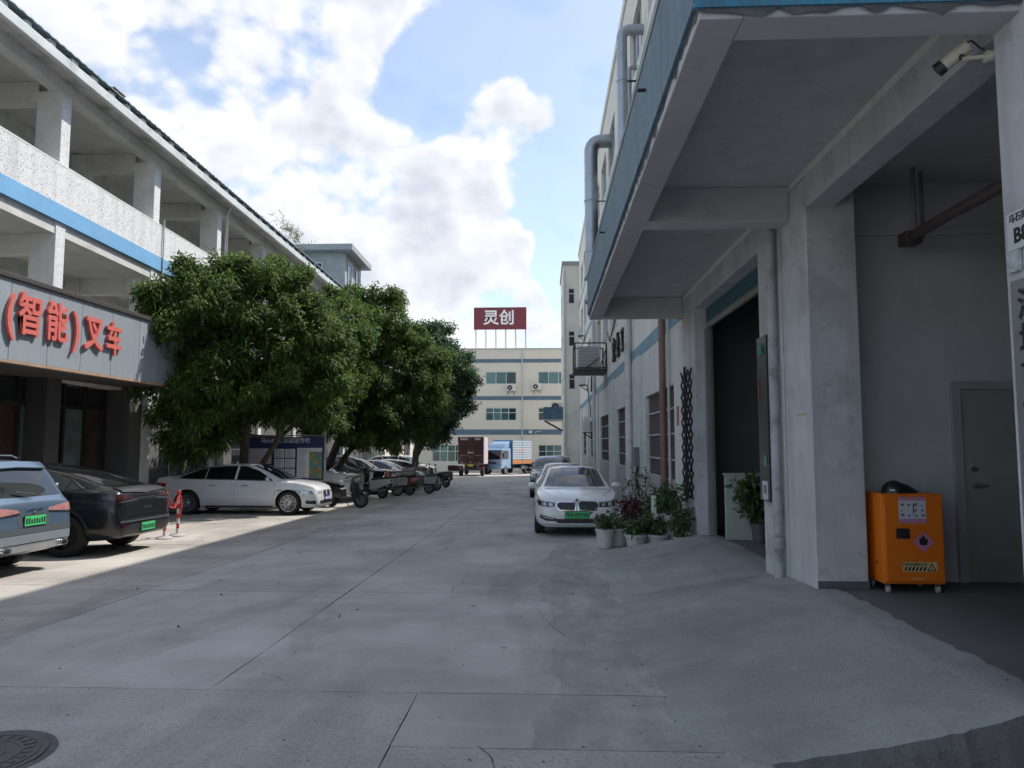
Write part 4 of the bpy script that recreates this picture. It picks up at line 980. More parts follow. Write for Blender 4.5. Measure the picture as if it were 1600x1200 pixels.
# ---- white sedan seen from its side, nose towards the yard
c2, k = car('sedan_car', 'white sedan parked side-on under the trees, nose to the yard', 'car', SED, paint('pearl white car paint', (.66, .68, .69)), (-8.85, 21.62, gz(21.62)), 0)
sedan_common(k, MATS['pearl white car paint']); k['mirrors'](.88, .97, MATS['pearl white car paint'])
k['sym']('headlight', lamp_m, [(1.62,.70),(1.95,.615),(2.2,.60)], [(1.62,.725),(1.95,.72),(2.16,.69)], n=10, k=4)
k['mir']('headlight', lamp_m, 'F', [(.40,.60),(.66,.60)], [(.40,.68),(.66,.69)], n=6, k=3)
for s in (1, -1):
    k['patch']('grille', plast_k, 'F', [(s*.05,.54),(s*.32,.54)], [(s*.05,.69),(s*.30,.69)], off=.008, n=6, k=3)
    k['patch']('bumper_intake', plast_k, 'L' if s > 0 else 'R', [(1.98,.32),(2.25,.31)], [(1.98,.40),(2.25,.40)], n=5, k=2)
    k['line']('fog_trim', 'L' if s > 0 else 'R', [(1.97,.41),(2.26,.40)], .02, chrome, .01); k['line']('sill_trim', 'L' if s > 0 else 'R', [(-1.0,.235),(1.02,.235)], .035, plast_k, .005)
    k['patch']('tail_light', tail_m, 'L' if s > 0 else 'R', [(-2.5,.78),(-2.15,.80)], [(-2.48,.92),(-2.15,.90)], n=5, k=3)
    k['line']('body_crease', 'L' if s > 0 else 'R', [(-1.0,.44),(.3,.40),(1.0,.42)], .012, MATS['pearl white car paint'], .006)
    k['patch']('side_badge', chrome, 'L' if s > 0 else 'R', [(1.16,.70),(1.30,.695)], [(1.16,.72),(1.30,.715)], n=2, k=1)
k['patch']('bumper_intake', plast_k, 'F', [(-.6,.30),(.6,.30)], [(-.6,.40),(.6,.40)], n=10, k=2); k['plate']('F', 0, .46, blue_p, None, tint=white_i)
g = MB(); g.hexa([(-1.0,-.02,1.38),(-.8,-.02,1.42),(-.8,.02,1.42),(-1.0,.02,1.38),(-1.02,-.006,1.47),(-.95,-.006,1.47),(-.95,.006,1.47),(-1.02,.006,1.47)]); g.build('antenna', MATS['pearl white car paint'], c2)
k['line']('bumper_seam', 'R', [(1.90,.70),(1.93,.55),(1.80,.50)])

# ---- black hatchback crossover, tail to the yard
HAT = dict(
    zr=[(-2.40,.62),(-2.385,.78),(-2.35,1.0),(-2.30,1.10),(-2.22,1.15),(-2.12,1.165),(-1.75,1.29),(-1.1,1.475),(-.5,1.575),(.1,1.61),(.45,1.56),(.9,1.38),(1.4,1.12),(1.52,1.065),(1.8,1.01),(2.1,.92),(2.26,.80),(2.315,.68),(2.33,.58)],
    zbl=[(-2.40,.56),(-2.35,.92),(-2.25,1.05),(-1.9,1.09),(-1,1.05),(0,1.01),(1,.985),(1.5,.985),(1.9,.93),(2.15,.83),(2.33,.5)],
    zs=[(-2.40,.5),(-2.3,.88),(-1.5,.92),(0,.86),(1.2,.84),(2,.76),(2.33,.44)],
    zb=[(-2.40,.44),(-2.36,.34),(-2.2,.28),(-1.5,.24),(0,.22),(1.6,.22),(2.2,.22),(2.33,.28)],
    w=[(-2.40,.70),(-2.37,.80),(-2.28,.88),(-2.0,.935),(-1.5,.958),(0,.955),(1.3,.955),(1.8,.93),(2.1,.86),(2.25,.76),(2.33,.58)],
    wr=[(-2.40,.88),(-2.2,.84),(-1.9,.76),(-1.1,.655),(-.3,.63),(.4,.64),(.9,.70),(1.45,.80),(1.6,.74),(2.33,.7)],
    r=.365, ax=(-1.445, 1.445), track=1.63, spokes=5, rimm=rimd_m, twin=False, tw=.25)
bp_ = M('black car paint', (.008, .009, .011), .25, var=.05, coat=.5, spec=.35)
c3, k = car('hatchback_car', 'black fastback hatchback with rear spoiler and green plate, tail to the yard', 'car', HAT, bp_, (-9.62, 13.02, gz(13.02)), R(180))
glaze(k, ([(-.74,1.09),(.74,1.09)], [(-.56,1.52),(0,1.56),(.56,1.52)]), ([(-.62,1.19),(0,1.185),(.62,1.19)], [(-.52,1.50),(0,1.54),(.52,1.50)]),
      [([(-1.78,1.16),(-1.45,1.12)], [(-1.70,1.20),(-1.43,1.29)]), ([(-1.40,1.115),(-.98,1.10)], [(-1.38,1.31),(-.98,1.43)]), ([(-.94,1.10),(-.12,1.075)], [(-.94,1.44),(-.5,1.515),(-.12,1.535)]), ([(-.05,1.07),(.7,1.05),(1.15,1.04)], [(-.05,1.535),(.3,1.51),(.75,1.36),(1.1,1.10)])])
k['mirrors'](1.05, 1.05, bp_)
# rear: spoiler lip, lamp clusters, diffuser, bumper line
k['patch']('spoiler', plast_k, 'T', [(-2.30,-.68),(-2.335,0),(-2.30,.68)], [(-2.16,-.70),(-2.18,0),(-2.16,.70)], off=.022, n=18, k=4, th=.03)
k['mir']('tail_light', taild_m, 'B', [(.40,.975),(.60,.955),(.86,.94)], [(.40,1.01),(.62,1.045),(.86,1.05)], off=.008, n=10, k=3)
k['sym']('tail_light', taild_m, [(-2.33,.95),(-2.02,.985)], [(-2.31,1.04),(-2.02,1.02)], off=.008, n=8, k=3)
k['mir']('lamp_trim', chrome, 'B', [(.30,.935),(.60,.915),(.80,.905)], [(.30,.955),(.60,.94),(.80,.93)], off=.006, n=10, k=2)
k['patch']('boot_step', MATS['black plastic'], 'B', [(-.78,.95),(.78,.95)], [(-.76,.985),(.76,.985)], off=.004, n=16, k=1)
k['patch']('diffuser', plast_k, 'B', [(-.72,.34),(.72,.34)], [(-.84,.52),(.84,.52)], off=.010, n=18, k=3)
k['patch']('bumper_trim', M('grey bumper strip', (.12, .12, .13), .3, .4), 'B', [(-.80,.565),(.80,.565)], [(-.80,.60),(.80,.60)], off=.012, n=18, k=1)
k['patch']('bumper_trim', M('grey bumper strip', (.12, .12, .13), .3, .4), 'B', [(-.66,.335),(.66,.335)], [(-.70,.36),(.70,.36)], off=.018, n=18, k=1)
k['mir']('reflector', taild_m, 'B', [(.62,.50),(.78,.50)], [(.62,.53),(.78,.53)], off=.014, n=4, k=1)
k['plate']('B', 0, .455, green_p, None)
text('boot_lettering', 'T E S L A', chrome, c3, frame((-2.397, 0, .79), (0, -1, 0), (0, 0, 1)), .07, .003, .001, world=False)
for v in 'LR':
    s = 1 if v == 'L' else -1
    k['line']('door_seam', v, [(-.10,1.05),(-.10,.34)]); k['line']('door_seam', v, [(-1.0,1.08),(-1.08,.85),(-.92,.52)]); k['line']('window_trim', v, [(-1.75,1.135),(-1.0,1.085),(1.1,1.03)], .014, plast_k, .008)
    k['line']('arch_trim', v, [(-1.445+.43*math.cos(a), .375+.43*math.sin(a)) for a in [i*math.pi/8 for i in range(9)]], .05, plast_k, .004)
    k['line']('fuel_door', v, [(-1.75,.98),(-1.95,.99)], .01); k['line']('sill_trim', v, [(-1.0,.27),(1.0,.27)], .06, plast_k, .004)
    for x in (-.7, .25):
        p, nn = k['hit'](v, x, .95); MB().tube([(x-.09, p.y+s*.004, .95), (x+.09, p.y+s*.004, .95)], .012, 6).build('door_handle', bp_, c3, smooth=40)
k['patch']('window_sticker', M('white sticker', (.75, .75, .73), .6), 'L', [(-1.22,1.20),(-1.08,1.20)], [(-1.22,1.245),(-1.08,1.245)], off=.009, n=2, k=1)
k['line']('boot_seam', 'B', [(-.80,.62),(.80,.62)]); k['line']('boot_seam', 'B', [(-.80,.62),(-.86,.93)]); k['line']('boot_seam', 'B', [(.80,.62),(.86,.93)])

# ---- blue grey sport utility, tail to the yard, at the picture's edge
SUV = dict(
    zr=[(-2.38,.60),(-2.365,.80),(-2.34,1.02),(-2.28,1.10),(-2.12,1.38),(-1.98,1.58),(-1.9,1.64),(-1.6,1.665),(-.5,1.69),(.2,1.67),(.5,1.60),(1.25,1.17),(1.36,1.12),(1.8,1.07),(2.1,.99),(2.22,.88),(2.27,.72),(2.28,.6)],
    zbl=[(-2.38,.55),(-2.34,.98),(-2.2,1.06),(-1.5,1.08),(0,1.05),(1.3,1.04),(1.8,1.0),(2.15,.9),(2.28,.5)],
    zs=[(-2.38,.5),(-2.3,.92),(-1.5,.94),(0,.90),(1.2,.88),(2,.82),(2.28,.44)],
    zb=[(-2.38,.42),(-2.34,.34),(-2.1,.28),(-1.4,.25),(0,.23),(1.6,.23),(2.15,.25),(2.28,.30)],
    w=[(-2.38,.76),(-2.35,.84),(-2.25,.89),(-2.0,.925),(-1.3,.94),(0,.935),(1.3,.94),(1.8,.92),(2.1,.84),(2.28,.60)],
    wr=[(-2.38,.88),(-2.25,.86),(-2.0,.76),(-1.8,.72),(-1,.70),(.3,.70),(.6,.72),(1.3,.82),(1.5,.76),(2.28,.7)],
    r=.36, ax=(-1.36, 1.36), track=1.60, spokes=5, tw=.235)
gp = paint('blue grey metallic paint', (.085, .13, .195), .3, .35)
c4, k = car('sport_utility_car', 'blue grey sport utility vehicle with chrome exhaust tips and green plate', 'car', SUV, gp, (-9.85, 10.42, gz(10.42)), R(180))
glaze(k, ([(-.72,1.15),(.72,1.15)], [(-.60,1.60),(.60,1.60)]), ([(-.70,1.13),(0,1.12),(.70,1.13)], [(-.60,1.50),(0,1.53),(.60,1.50)]),
      [([(-1.95,1.14),(-1.15,1.11)], [(-1.75,1.50),(-1.15,1.575)]), ([(-1.1,1.11),(-.15,1.09)], [(-1.1,1.575),(-.15,1.60)]), ([(-.08,1.09),(1.0,1.07)], [(-.08,1.60),(.35,1.56),(.95,1.14)])])
k['mirrors'](.95, 1.08, gp)
k['patch']('roof_spoiler', gp, 'B', [(-.60,1.50),(0,1.52),(.60,1.50)], [(-.58,1.585),(0,1.60),(.58,1.585)], off=.055, n=14, k=3, th=.06)
k['mir']('tail_light', tailw_m, 'B', [(.30,.905),(.60,.885),(.90,.87)], [(.34,.945),(.62,.985),(.90,1.01)], off=.010, n=12, k=4)
k['sym']('tail_light', tailw_m, [(-2.32,.88),(-2.05,.90)], [(-2.30,1.0),(-2.05,.97)], off=.010, n=6, k=3)
k['mir']('lamp_trim', chrome, 'B', [(.30,.885),(.88,.845)], [(.30,.90),(.88,.862)], off=.012, n=10, k=1)
text('boot_lettering', 'L I N C O L N', chrome, c4, frame((-2.367, 0, .945), (0, -1, 0), (0, 0, 1)), .055, .004, .001, world=False)
k['plate']('B', 0, .78, green_p, None)
k['patch']('plate_recess', M('shadow grey paint', (.10, .12, .14), .4, .3), 'B', [(-.32,.70),(.32,.70)], [(-.36,.885),(.36,.885)], off=.003, n=8, k=3)
k['patch']('bumper_panel', M('silver bumper skin', (.36, .40, .44), .35, .6), 'B', [(-.74,.47),(.74,.47)], [(-.76,.585),(.76,.585)], off=.03, n=18, k=3, th=.05)
k['patch']('lower_bumper', M('dark lower bumper', (.10, .11, .12), .45, .3), 'B', [(-.80,.60),(.80,.60)], [(-.86,.68),(.86,.68)], off=.006, n=16, k=2)
k['patch']('skid_plate', M('brushed skid plate', (.40, .42, .44), .4, .7), 'B', [(-.66,.36),(.66,.36)], [(-.72,.455),(.72,.455)], off=.02, n=16, k=3, th=.03)
for s in (1, -1): ex_ = MB().lathe([(.038,.0),(.062,.0),(.066,.05),(.060,.12)], n=20, axis='x', cap=False).build('exhaust_tip', chrome, c4, smooth=40); ex_.location = (-2.435, s*.60, .40); ex_.scale = (1, 1.5, .8)
MB().tube([(-2.33, -.06, 1.155), (-2.27, .30, 1.20)], .012, 6).build('wiper', plast_k, c4)
for v in 'LR':
    k['line']('door_seam', v, [(-.12,1.08),(-.12,.36)]); k['line']('door_seam', v, [(-1.1,1.1),(-1.05,.55)]); k['line']('sill_trim', v, [(-.95,.28),(.95,.28)], .09, plast_k, .004)
    s = 1 if v == 'L' else -1; MB().tube([(-1.6, s*.60, 1.68), (-1.5, s*.60, 1.72), (.3, s*.60, 1.725), (.4, s*.60, 1.68)], .016, 6).build('roof_rail', chrome, c4, smooth=40)
ex_ = MB().lathe([(.028,0),(.028,.006),(.0,.007)], n=14, axis='x', cap=False).build('emblem', chrome, c4); ex_.location = (-2.372, 0, .885)

# ---- the other parked cars: same bodies, other paint and trim, simpler dressing
def simple_car(name, label, sp, pm, loc, rz, kind, plate_m=blue_p, group=None):
    c, k = car(name, label, 'car', sp, pm, loc, rz, group)
    if sp is SED: sedan_common(k, pm)
    elif sp is HAT: glaze(k, ([(-.74,1.09),(.74,1.09)], [(-.56,1.52),(0,1.56),(.56,1.52)]), ([(-.62,1.19),(.62,1.19)], [(-.52,1.50),(.52,1.50)]), [([(-1.70,1.15),(-.98,1.10)], [(-1.65,1.20),(-.98,1.43)]), ([(-.94,1.10),(-.12,1.075)], [(-.94,1.44),(-.12,1.535)]), ([(-.05,1.07),(1.15,1.04)], [(-.05,1.535),(.3,1.51),(1.1,1.10)])])
    else: glaze(k, ([(-.72,1.15),(.72,1.15)], [(-.60,1.60),(.60,1.60)]), ([(-.70,1.13),(.70,1.13)], [(-.60,1.50),(.60,1.50)]), [([(-1.95,1.14),(-1.15,1.11)], [(-1.75,1.50),(-1.15,1.575)]), ([(-1.1,1.11),(-.15,1.09)], [(-1.1,1.575),(-.15,1.60)]), ([(-.08,1.09),(1.0,1.07)], [(-.08,1.60),(.35,1.56),(.95,1.14)])])
    k['mirrors'](.88 if sp is SED else 1.0, .97 if sp is SED else 1.07, pm)
    zf = .62 if sp is SED else .70
    k['mir']('headlight', lamp_m, 'F', [(.42,zf),(.72,zf+.02)], [(.42,zf+.09),(.74,zf+.13)], n=6, k=3); k['sym']('headlight', lamp_m, [(1.85,zf+.05),(2.15,zf+.01)], [(1.85,zf+.12),(2.13,zf+.10)], n=5, k=3)
    k['patch']('grille', plast_k, 'F', [(-.36,zf-.12),(.36,zf-.12)], [(-.36,zf+.06),(.36,zf+.06)], off=.008, n=8, k=3); k['line']('grille_bar', 'F', [(-.36,zf-.03),(.36,zf-.03)], .03, chrome, .014)
    k['patch']('bumper_intake', plast_k, 'F', [(-.66,.32),(.66,.32)], [(-.70,.42),(.70,.42)], n=10, k=2)
    k['sym']('tail_light', tail_m, [(sp['zr'][0][0]+.08,.84),(sp['zr'][0][0]+.40,.86)], [(sp['zr'][0][0]+.08,.98),(sp['zr'][0][0]+.40,.94)], n=5, k=3); k['mir']('tail_light', tail_m, 'B', [(.42,.84),(.74,.84)], [(.42,.95),(.74,.96)], n=5, k=3)
    k['plate']('F', 0, .46, plate_m, None, tint=white_i); k['plate']('B', 0, .62, plate_m, None, tint=white_i)
    return c, k
row = 'cars parked in line along the factory wall'
simple_car('sedan_car', 'silver sedan directly behind the white sedan along the factory wall', SED, paint('silver car paint', (.48, .50, .52), .5), (.62, 24.3, gz(24.3)), R(-90), 'n', group=row)
simple_car('sport_utility_car', 'black sport utility vehicle farther along the factory wall', SUV, paint('soot black car paint', (.02, .02, .022)), (.34, 31.2, gz(31.2)), R(-90), 'n', group=row)
simple_car('sedan_car', 'pale grey sedan beyond the black sport utility along the factory wall', SED, paint('pale grey car paint', (.55, .56, .57)), (.55, 37.6, gz(37.6)), R(-90), 'n', group=row)
simple_car('sport_utility_car', 'white sport utility at the far end of the wall row', SUV, paint('ice white car paint', (.66, .67, .68)), (.9, 44.5, gz(44.5)), R(-90), 'n', group=row)
lft = 'cars parked beneath the trees'
cg, k = simple_car('sport_utility_car', 'white crossover with slatted grille parked behind the side-on white sedan', SUV, paint('bright white car paint', (.72, .72, .71)), (-9.25, 27.0, gz(27)), 0, 'n', group=lft)
for z in (.63, .70, .77): k['line']('grille_bar', 'F', [(-.40,z),(.40,z)], .022, chrome, .016)
for s in (1, -1): k['patch']('bumper_intake', plast_k, 'F', [(s*.50,.36),(s*.74,.40)], [(s*.50,.50),(s*.76,.56)], n=5, k=3)
simple_car('sport_utility_car', 'black sport utility vehicle under the big tree behind the scooters', SUV, MATS['black car paint'], (-8.85, 32.3, gz(32.3)), 0, 'n', group=lft)
simple_car('sedan_car', 'dark silver sedan beyond the black sport utility under the trees', SED, paint('dark silver car paint', (.22, .24, .28), .5), (-8.3, 36.1, gz(36.1)), 0, 'n', group=lft)
simple_car('sedan_car', 'grey brown sedan with red tail lamp turned to the yard', SED, paint('grey brown car paint', (.20, .19, .18), .4), (-8.9, 40.6, gz(40.6)), R(180), 'n', group=lft)
simple_car('hatchback_car', 'small white hatchback beside the dark red truck', HAT, MATS['bright white car paint'], (-9.6, 48.6, gz(48.6)), 0, 'n', group=lft)
simple_car('sport_utility_car', 'white car half hidden between grey brown sedan and white hatchback', SUV, MATS['ice white car paint'], (-10.1, 45.2, gz(45.2)), R(180), 'n', group=lft)
simple_car('sedan_car', 'dark car in front of the cream factory beside blue truck', SED, MATS['soot black car paint'], (.2, 68.5, gz(68.5)), R(180), 'n')
# ================================================================== trees
bark = M('grey brown bark', (.10, .085, .07), .9, var=.25, scale=6, bump=.8, bscale=18)
mango = leafmat('mango leaves', (.030, .076, .016), (.080, .155, .028), (.25, .29, .06), .46, .55)
banyan = leafmat('round dark leaves', (.036, .085, .038), (.07, .14, .06), (.13, .20, .085), .38, .55)
def leaves_mesh(name, pts, m, parent, seed, per, ln, wd, droop, spread):
    """leafy shoots: at every point a whorl of folded leaf blades; pts is (n,6): place and outward direction"""
    g = np.random.default_rng(seed); P = np.repeat(pts[:, :3], per, 0); O = np.repeat(pts[:, 3:], per, 0); n = len(P)
    d = O*.55 + g.normal(size=(n, 3))*.75; d[:, 2] += .12; d /= np.linalg.norm(d, axis=1)[:, None]
    base = P + g.normal(size=(n, 3))*spread
    L_ = ln*g.uniform(.7, 1.2, n)[:, None]; W_ = wd*g.uniform(.8, 1.2, n)[:, None]
    dn = np.array([0, 0, -1.0]); tip = base + d*L_ + dn*L_*droop*g.uniform(.3, 1.3, n)[:, None]
    mid = base + d*L_*.55 + dn*L_*droop*.12
    ax = tip-base; ax /= np.linalg.norm(ax, axis=1)[:, None]
    s = np.cross(ax, g.normal(size=(n, 3))*.6 + np.array([0, 0, 1.0])); s /= np.linalg.norm(s, axis=1)[:, None]+1e-9
    up = np.cross(s, ax)
    l = mid + s*W_ - up*W_*.25; r = mid - s*W_ - up*W_*.25
    V_ = np.stack([base, l, tip, r, mid+up*W_*.12], 1).reshape(-1, 3); q = np.arange(n)*5
    F_ = np.stack([np.stack([q, q+4, q+1], 1), np.stack([q+1, q+4, q+2], 1), np.stack([q, q+3, q+4], 1), np.stack([q+4, q+3, q+2], 1)], 1).reshape(-1, 3)
    me = bpy.data.meshes.new(name); me.from_pydata(V_.tolist(), [], F_.tolist()); me.materials.append(m)
    return link(name, me, parent)
def crown_pts(lobes, seed, holes=.25):
    """each big lobe breaks up into many small leafy heads, so the outline is uneven and gaps stay between the heads"""
    g = np.random.default_rng(seed); out = []
    for (cx, cy, cz, rx, ry, rz, n) in lobes:
        R3 = np.array([rx, ry, rz]); c = np.array([cx, cy, cz]); nh = max(7, int(n/17))
        for h in range(nh):
            d = g.normal(size=3); d /= np.linalg.norm(d); 
            if d[2] < -.55: d[2] *= -.6
            hc = c + d*R3*g.uniform(.62, 1.06); hr = g.uniform(.26, .50)*(rx+rz)/2.6
            k = int(n/nh*g.uniform(.6, 1.5)); e = g.normal(size=(k, 3)); e /= np.linalg.norm(e, axis=1)[:, None]
            p = hc + e*hr*g.uniform(.45, 1.08, k)[:, None]*np.array([1, 1, .8])
            o = e*.6+d*.6; o /= np.linalg.norm(o, axis=1)[:, None]; out.append(np.hstack([p, o]))
        k = int(n*.18); e = g.normal(size=(k, 3)); e /= np.linalg.norm(e, axis=1)[:, None]; out.append(np.hstack([c+e*R3*g.uniform(.2, .75, k)[:, None], e]))
    return np.vstack(out)
def tree(name, label, base, stems, lobes, lm, seed, per, ln, wd, droop, spread, group=None, holes=.25, twigs=46):
    t = thing(name, label, 'tree', base, 0, group); B = Vector(base); r_ = random.Random(seed)
    pts = crown_pts(lobes, seed, holes); pts[:, :3] -= np.array(base)
    tr = MB()
    for st in stems: tr.tube([Vector(p[:3])-B for p in st], [p[3] for p in st], 9)
    tr.build('trunk', bark, t, smooth=60)
    br = MB(); ends = [Vector(p[:3])-B for st in stems for p in st[-2:]]
    for lb_ in lobes:
        c = Vector(lb_[:3])-B; s = min(ends, key=lambda e: (e-c).length); mid = (s+c)/2 + Vector((r_.uniform(-.2, .2), r_.uniform(-.2, .2), r_.uniform(0, .25)))
        br.tube([s, mid, c], [.07, .05, .03], 6)
        for k_ in range(twigs//len(lobes)+2):
            p = Vector(pts[r_.randrange(len(pts)), :3].tolist())
            if (p-c).length < 2.2: br.tube([mid.lerp(c, r_.random()), (c+p)/2+Vector((0, 0, r_.uniform(-.1, .2))), p], [.028, .018, .008], 5)
    br.build('branches', bark, t, smooth=60)
    leaves_mesh('crown', pts, lm, t, seed, per, ln, wd, droop, spread)
    return t
g1, g2, g3 = gz(23.6), gz(28.2), gz(40)
tree('mango_tree', 'large mango tree with dark drooping leaves beside the sign fascia', (-9.75, 23.6, g1),
     [[(-9.75, 23.6, g1-.1, .17), (-9.8, 23.3, .9, .15), (-9.5, 22.7, 1.9, .13), (-9.2, 21.8, 3.2, .10), (-8.8, 21.0, 4.6, .06)], [(-9.75, 23.5, .5, .11), (-9.2, 23.3, 1.0, .10), (-8.5, 22.9, 1.9, .08), (-7.8, 22.3, 3.2, .06)]],
     [(-9.55, 19.7, 5.45, 1.25, 1.5, 1.25, 520), (-10.1, 18.9, 4.7, .75, .9, 1.1, 220), (-8.55, 20.9, 5.9, 1.35, 1.6, 1.35, 620), (-9.4, 20.3, 3.7, 1.3, 1.4, 1.4, 480), (-7.5, 21.7, 4.9, 1.35, 1.6, 1.4, 560), (-8.2, 21.9, 3.55, 1.4, 1.4, 1.1, 460), (-9.3, 22.0, 2.9, 1.3, 1.1, .9, 300), (-7.7, 22.5, 3.05, 1.2, 1.0, .75, 240), (-8.6, 22.6, 2.75, 1.1, .9, .7, 200), (-9.9, 20.4, 2.3, 1.1, 1.2, 1.1, 320), (-10.2, 19.6, 3.6, .9, 1.1, 1.2, 280), (-9.0, 20.6, 6.6, .75, .8, .65, 170), (-7.9, 21.6, 6.6, .8, .9, .7, 180), (-7.0, 23.8, 5.4, 1.1, 1.2, 1.1, 300), (-7.2, 24.4, 3.9, 1.0, 1.1, 1.0, 240), (-10.3, 18.5, 5.6, .45, .5, .4, 60), (-6.4, 22.0, 3.4, .5, .6, .5, 80), (-9.7, 19.3, 6.5, .5, .5, .4, 70), (-10.3, 20.9, 1.7, .8, .8, .8, 160), (-10.2, 22.6, 2.0, .7, .6, .6, 110), (-7.0, 22.6, 2.6, .7, .6, .5, 110), (-8.3, 23.0, 2.75, 1.3, .8, .5, 240), (-7.5, 25.2, 3.2, 1.2, 1.2, 1.0, 300), (-7.4, 25.4, 5.7, 1.3, 1.2, 1.0, 320), (-7.3, 25.2, 4.4, 1.1, 1.1, .9, 240)],
     mango, 21, 19, .185, .025, .5, .085)
tree('mango_tree', 'broad bright green mango tree leaning out over the parked scooters', (-8.55, 28.2, g2),
     [[(-8.55, 28.2, g2-.1, .20), (-8.5, 28.2, .7, .17), (-8.1, 28.1, 1.7, .14), (-7.4, 28.0, 3.0, .11), (-7.0, 28.0, 4.6, .07)], [(-8.35, 28.25, .2, .12), (-7.9, 28.5, 1.2, .11), (-7.0, 28.9, 2.4, .09), (-6.2, 29.2, 3.8, .06)], [(-8.7, 28.0, g2, .13), (-8.9, 27.6, 1.0, .11), (-8.6, 27.2, 2.2, .09), (-8.0, 26.9, 3.6, .06)]],
     [(-7.6, 27.0, 5.9, 1.5, 1.6, 1.45, 620), (-6.6, 28.0, 6.5, 1.3, 1.4, 1.2, 480), (-6.1, 28.2, 4.9, 1.5, 1.6, 1.5, 620), (-7.9, 26.8, 4.0, 1.4, 1.5, 1.3, 460), (-6.4, 28.6, 3.2, 1.4, 1.6, 1.2, 460), (-5.0, 29.4, 4.6, 1.05, 1.2, 1.3, 360), (-5.3, 29.6, 3.1, 1.05, 1.2, 1.0, 300), (-7.2, 27.9, 2.5, 1.3, 1.3, .9, 280), (-5.6, 29.3, 2.2, 1.0, 1.1, .7, 220), (-7.7, 27.6, 7.1, .9, .9, .7, 200), (-5.6, 29.0, 5.9, .8, .9, .8, 190), (-4.5, 29.6, 2.5, .5, .5, .45, 80), (-6.9, 27.2, 1.9, .6, .6, .4, 80), (-6.0, 28.4, 7.5, .5, .5, .35, 70), (-8.3, 26.4, 6.6, .6, .6, .5, 90), (-4.2, 29.8, 5.2, .45, .5, .5, 70), (-6.6, 28.4, 1.85, 1.2, 1.0, .5, 220), (-8.0, 26.6, 2.3, 1.2, 1.0, .6, 240), (-5.2, 31.5, 4.4, 1.1, 1.3, 1.3, 300), (-5.6, 33.5, 3.4, 1.2, 1.4, 1.1, 300)],
     mango, 33, 18, .19, .026, .45, .085)
tree('round_leaf_tree', 'dark round leaved tree behind the mango trees near far truck', (-7.2, 40, g3),
     [[(-7.2, 40, g3-.1, .22), (-7.1, 40, 1.2, .18), (-6.7, 40, 3.0, .13), (-6.2, 40.2, 5.2, .07)], [(-7.1, 40, .9, .12), (-6.3, 39.6, 2.4, .09), (-5.4, 39.4, 4.0, .05)]],
     [(-6.7, 40, 6.9, 1.5, 1.5, 1.3, 380), (-5.6, 40, 5.6, 1.6, 1.6, 1.5, 480), (-6.9, 40.2, 4.4, 1.6, 1.6, 1.5, 420), (-5.3, 39.8, 3.8, 1.3, 1.5, 1.2, 340), (-6.2, 39.6, 2.6, 1.4, 1.5, .9, 260), (-4.5, 39.8, 5.0, .75, .9, .9, 160), (-5.9, 40, 8.0, .8, .9, .7, 130), (-7.7, 40.3, 6.2, 1.0, 1.1, 1.1, 200), (-4.6, 39.8, 6.5, .5, .6, .5, 60), (-4.4, 39.7, 3.6, .6, .7, .6, 80), (-6.2, 39.5, 1.9, 1.3, 1.0, .6, 180)],
     banyan, 44, 14, .16, .048, .35, .13, holes=.4)

# ================================================================== trucks
tred = M('dark red truck paint', (.038, .008, .012), .4, var=.12, coat=.4, stain=(.05, .03, .03), samt=.4)
def truck_wheels(root, xs, r=.40, y=.86):
    for x in xs:
        for s in (1, -1): wheel(root, x, s*y, r, .28, 6, M('steel wheel', (.35, .35, .36), .5, .6), False)
TK = thing('box_truck', 'dark red box truck seen from behind with lettered rear doors', 'truck', (-5.85, 59.9, gz(59.9)))
TK.rotation_euler = (Matrix.Rotation(-.0155, 3, 'X') @ Matrix.Rotation(R(90), 3, 'Z')).to_euler()
tw = M('pinkish white truck side', (.62, .52, .53), .5, var=.06)
MB().box(-2.1, 2.1, -1.06, 1.06, .95, 3.15).build('cargo_box', tw, TK, bevel=.02)
for s in (1, -1):
    d = MB().box(-2.135, -2.102, min(s*.01, s*1.03), max(s*.01, s*1.03), .98, 3.12).build('rear_door', tred, TK, bevel=.008)
    MB().tube([(-2.15, s*.12, 1.05), (-2.15, s*.12, 2.95)], .014, 6).build('lock_bar', M('dull red bar', (.12, .05, .05), .4, .5), d)
    for z in (1.35, 2.0, 2.6): MB().box(-2.155, -2.136, min(s*.96, s*1.03), max(s*.96, s*1.03), z-.05, z+.05).build('hinge', steel_m, d)
    MB().box(-2.15, -2.137, min(s*.4, s*.9), max(s*.4, s*.9), 1.62, 1.70).build('reflector', M('dull reflector', (.25, .12, .10), .4), d)
    MB().box(-2.17, -2.10, min(s*.70, s*1.0), max(s*.70, s*1.0), .62, .74).build('tail_light', tail_m, TK)
fr = lambda y, z: frame((-2.137, y, z), (0, -1, 0), (0, 0, 1))
pw = M('pale truck lettering', (.55, .52, .53), .6, var=0)
text('lettering', '粤BZV', pw, TK, fr(.52, 2.95), .24, .002, .006, world=False); text('lettering', '2205', pw, TK, fr(-.55, 2.95), .24, .002, .006, world=False)
em = MB()
for a0 in (20, 200):
    for i in range(8):
        a, b = R(a0+i*17.5), R(a0+(i+1)*17.5); em.bar((-2.142, .30*math.cos(a), 1.85+.30*math.sin(a)), (-2.142, .30*math.cos(b), 1.85+.30*math.sin(b)), .03, .012)
em.build('round_emblem', pw, TK); 
for y in (-.12, .12): MB().box(-2.146, -2.136, y-.09, y+.09, 1.80, 1.93).build('emblem_mark', pw, TK)
MB().box(-2.1, 3.4, -.42, .42, .55, .94).build('chassis', black_m, TK); MB().box(-2.2, -2.12, -1.0, 1.0, .45, .60).build('rear_bumper', M('dark bumper', (.04, .03, .03), .5), TK, bevel=.01)
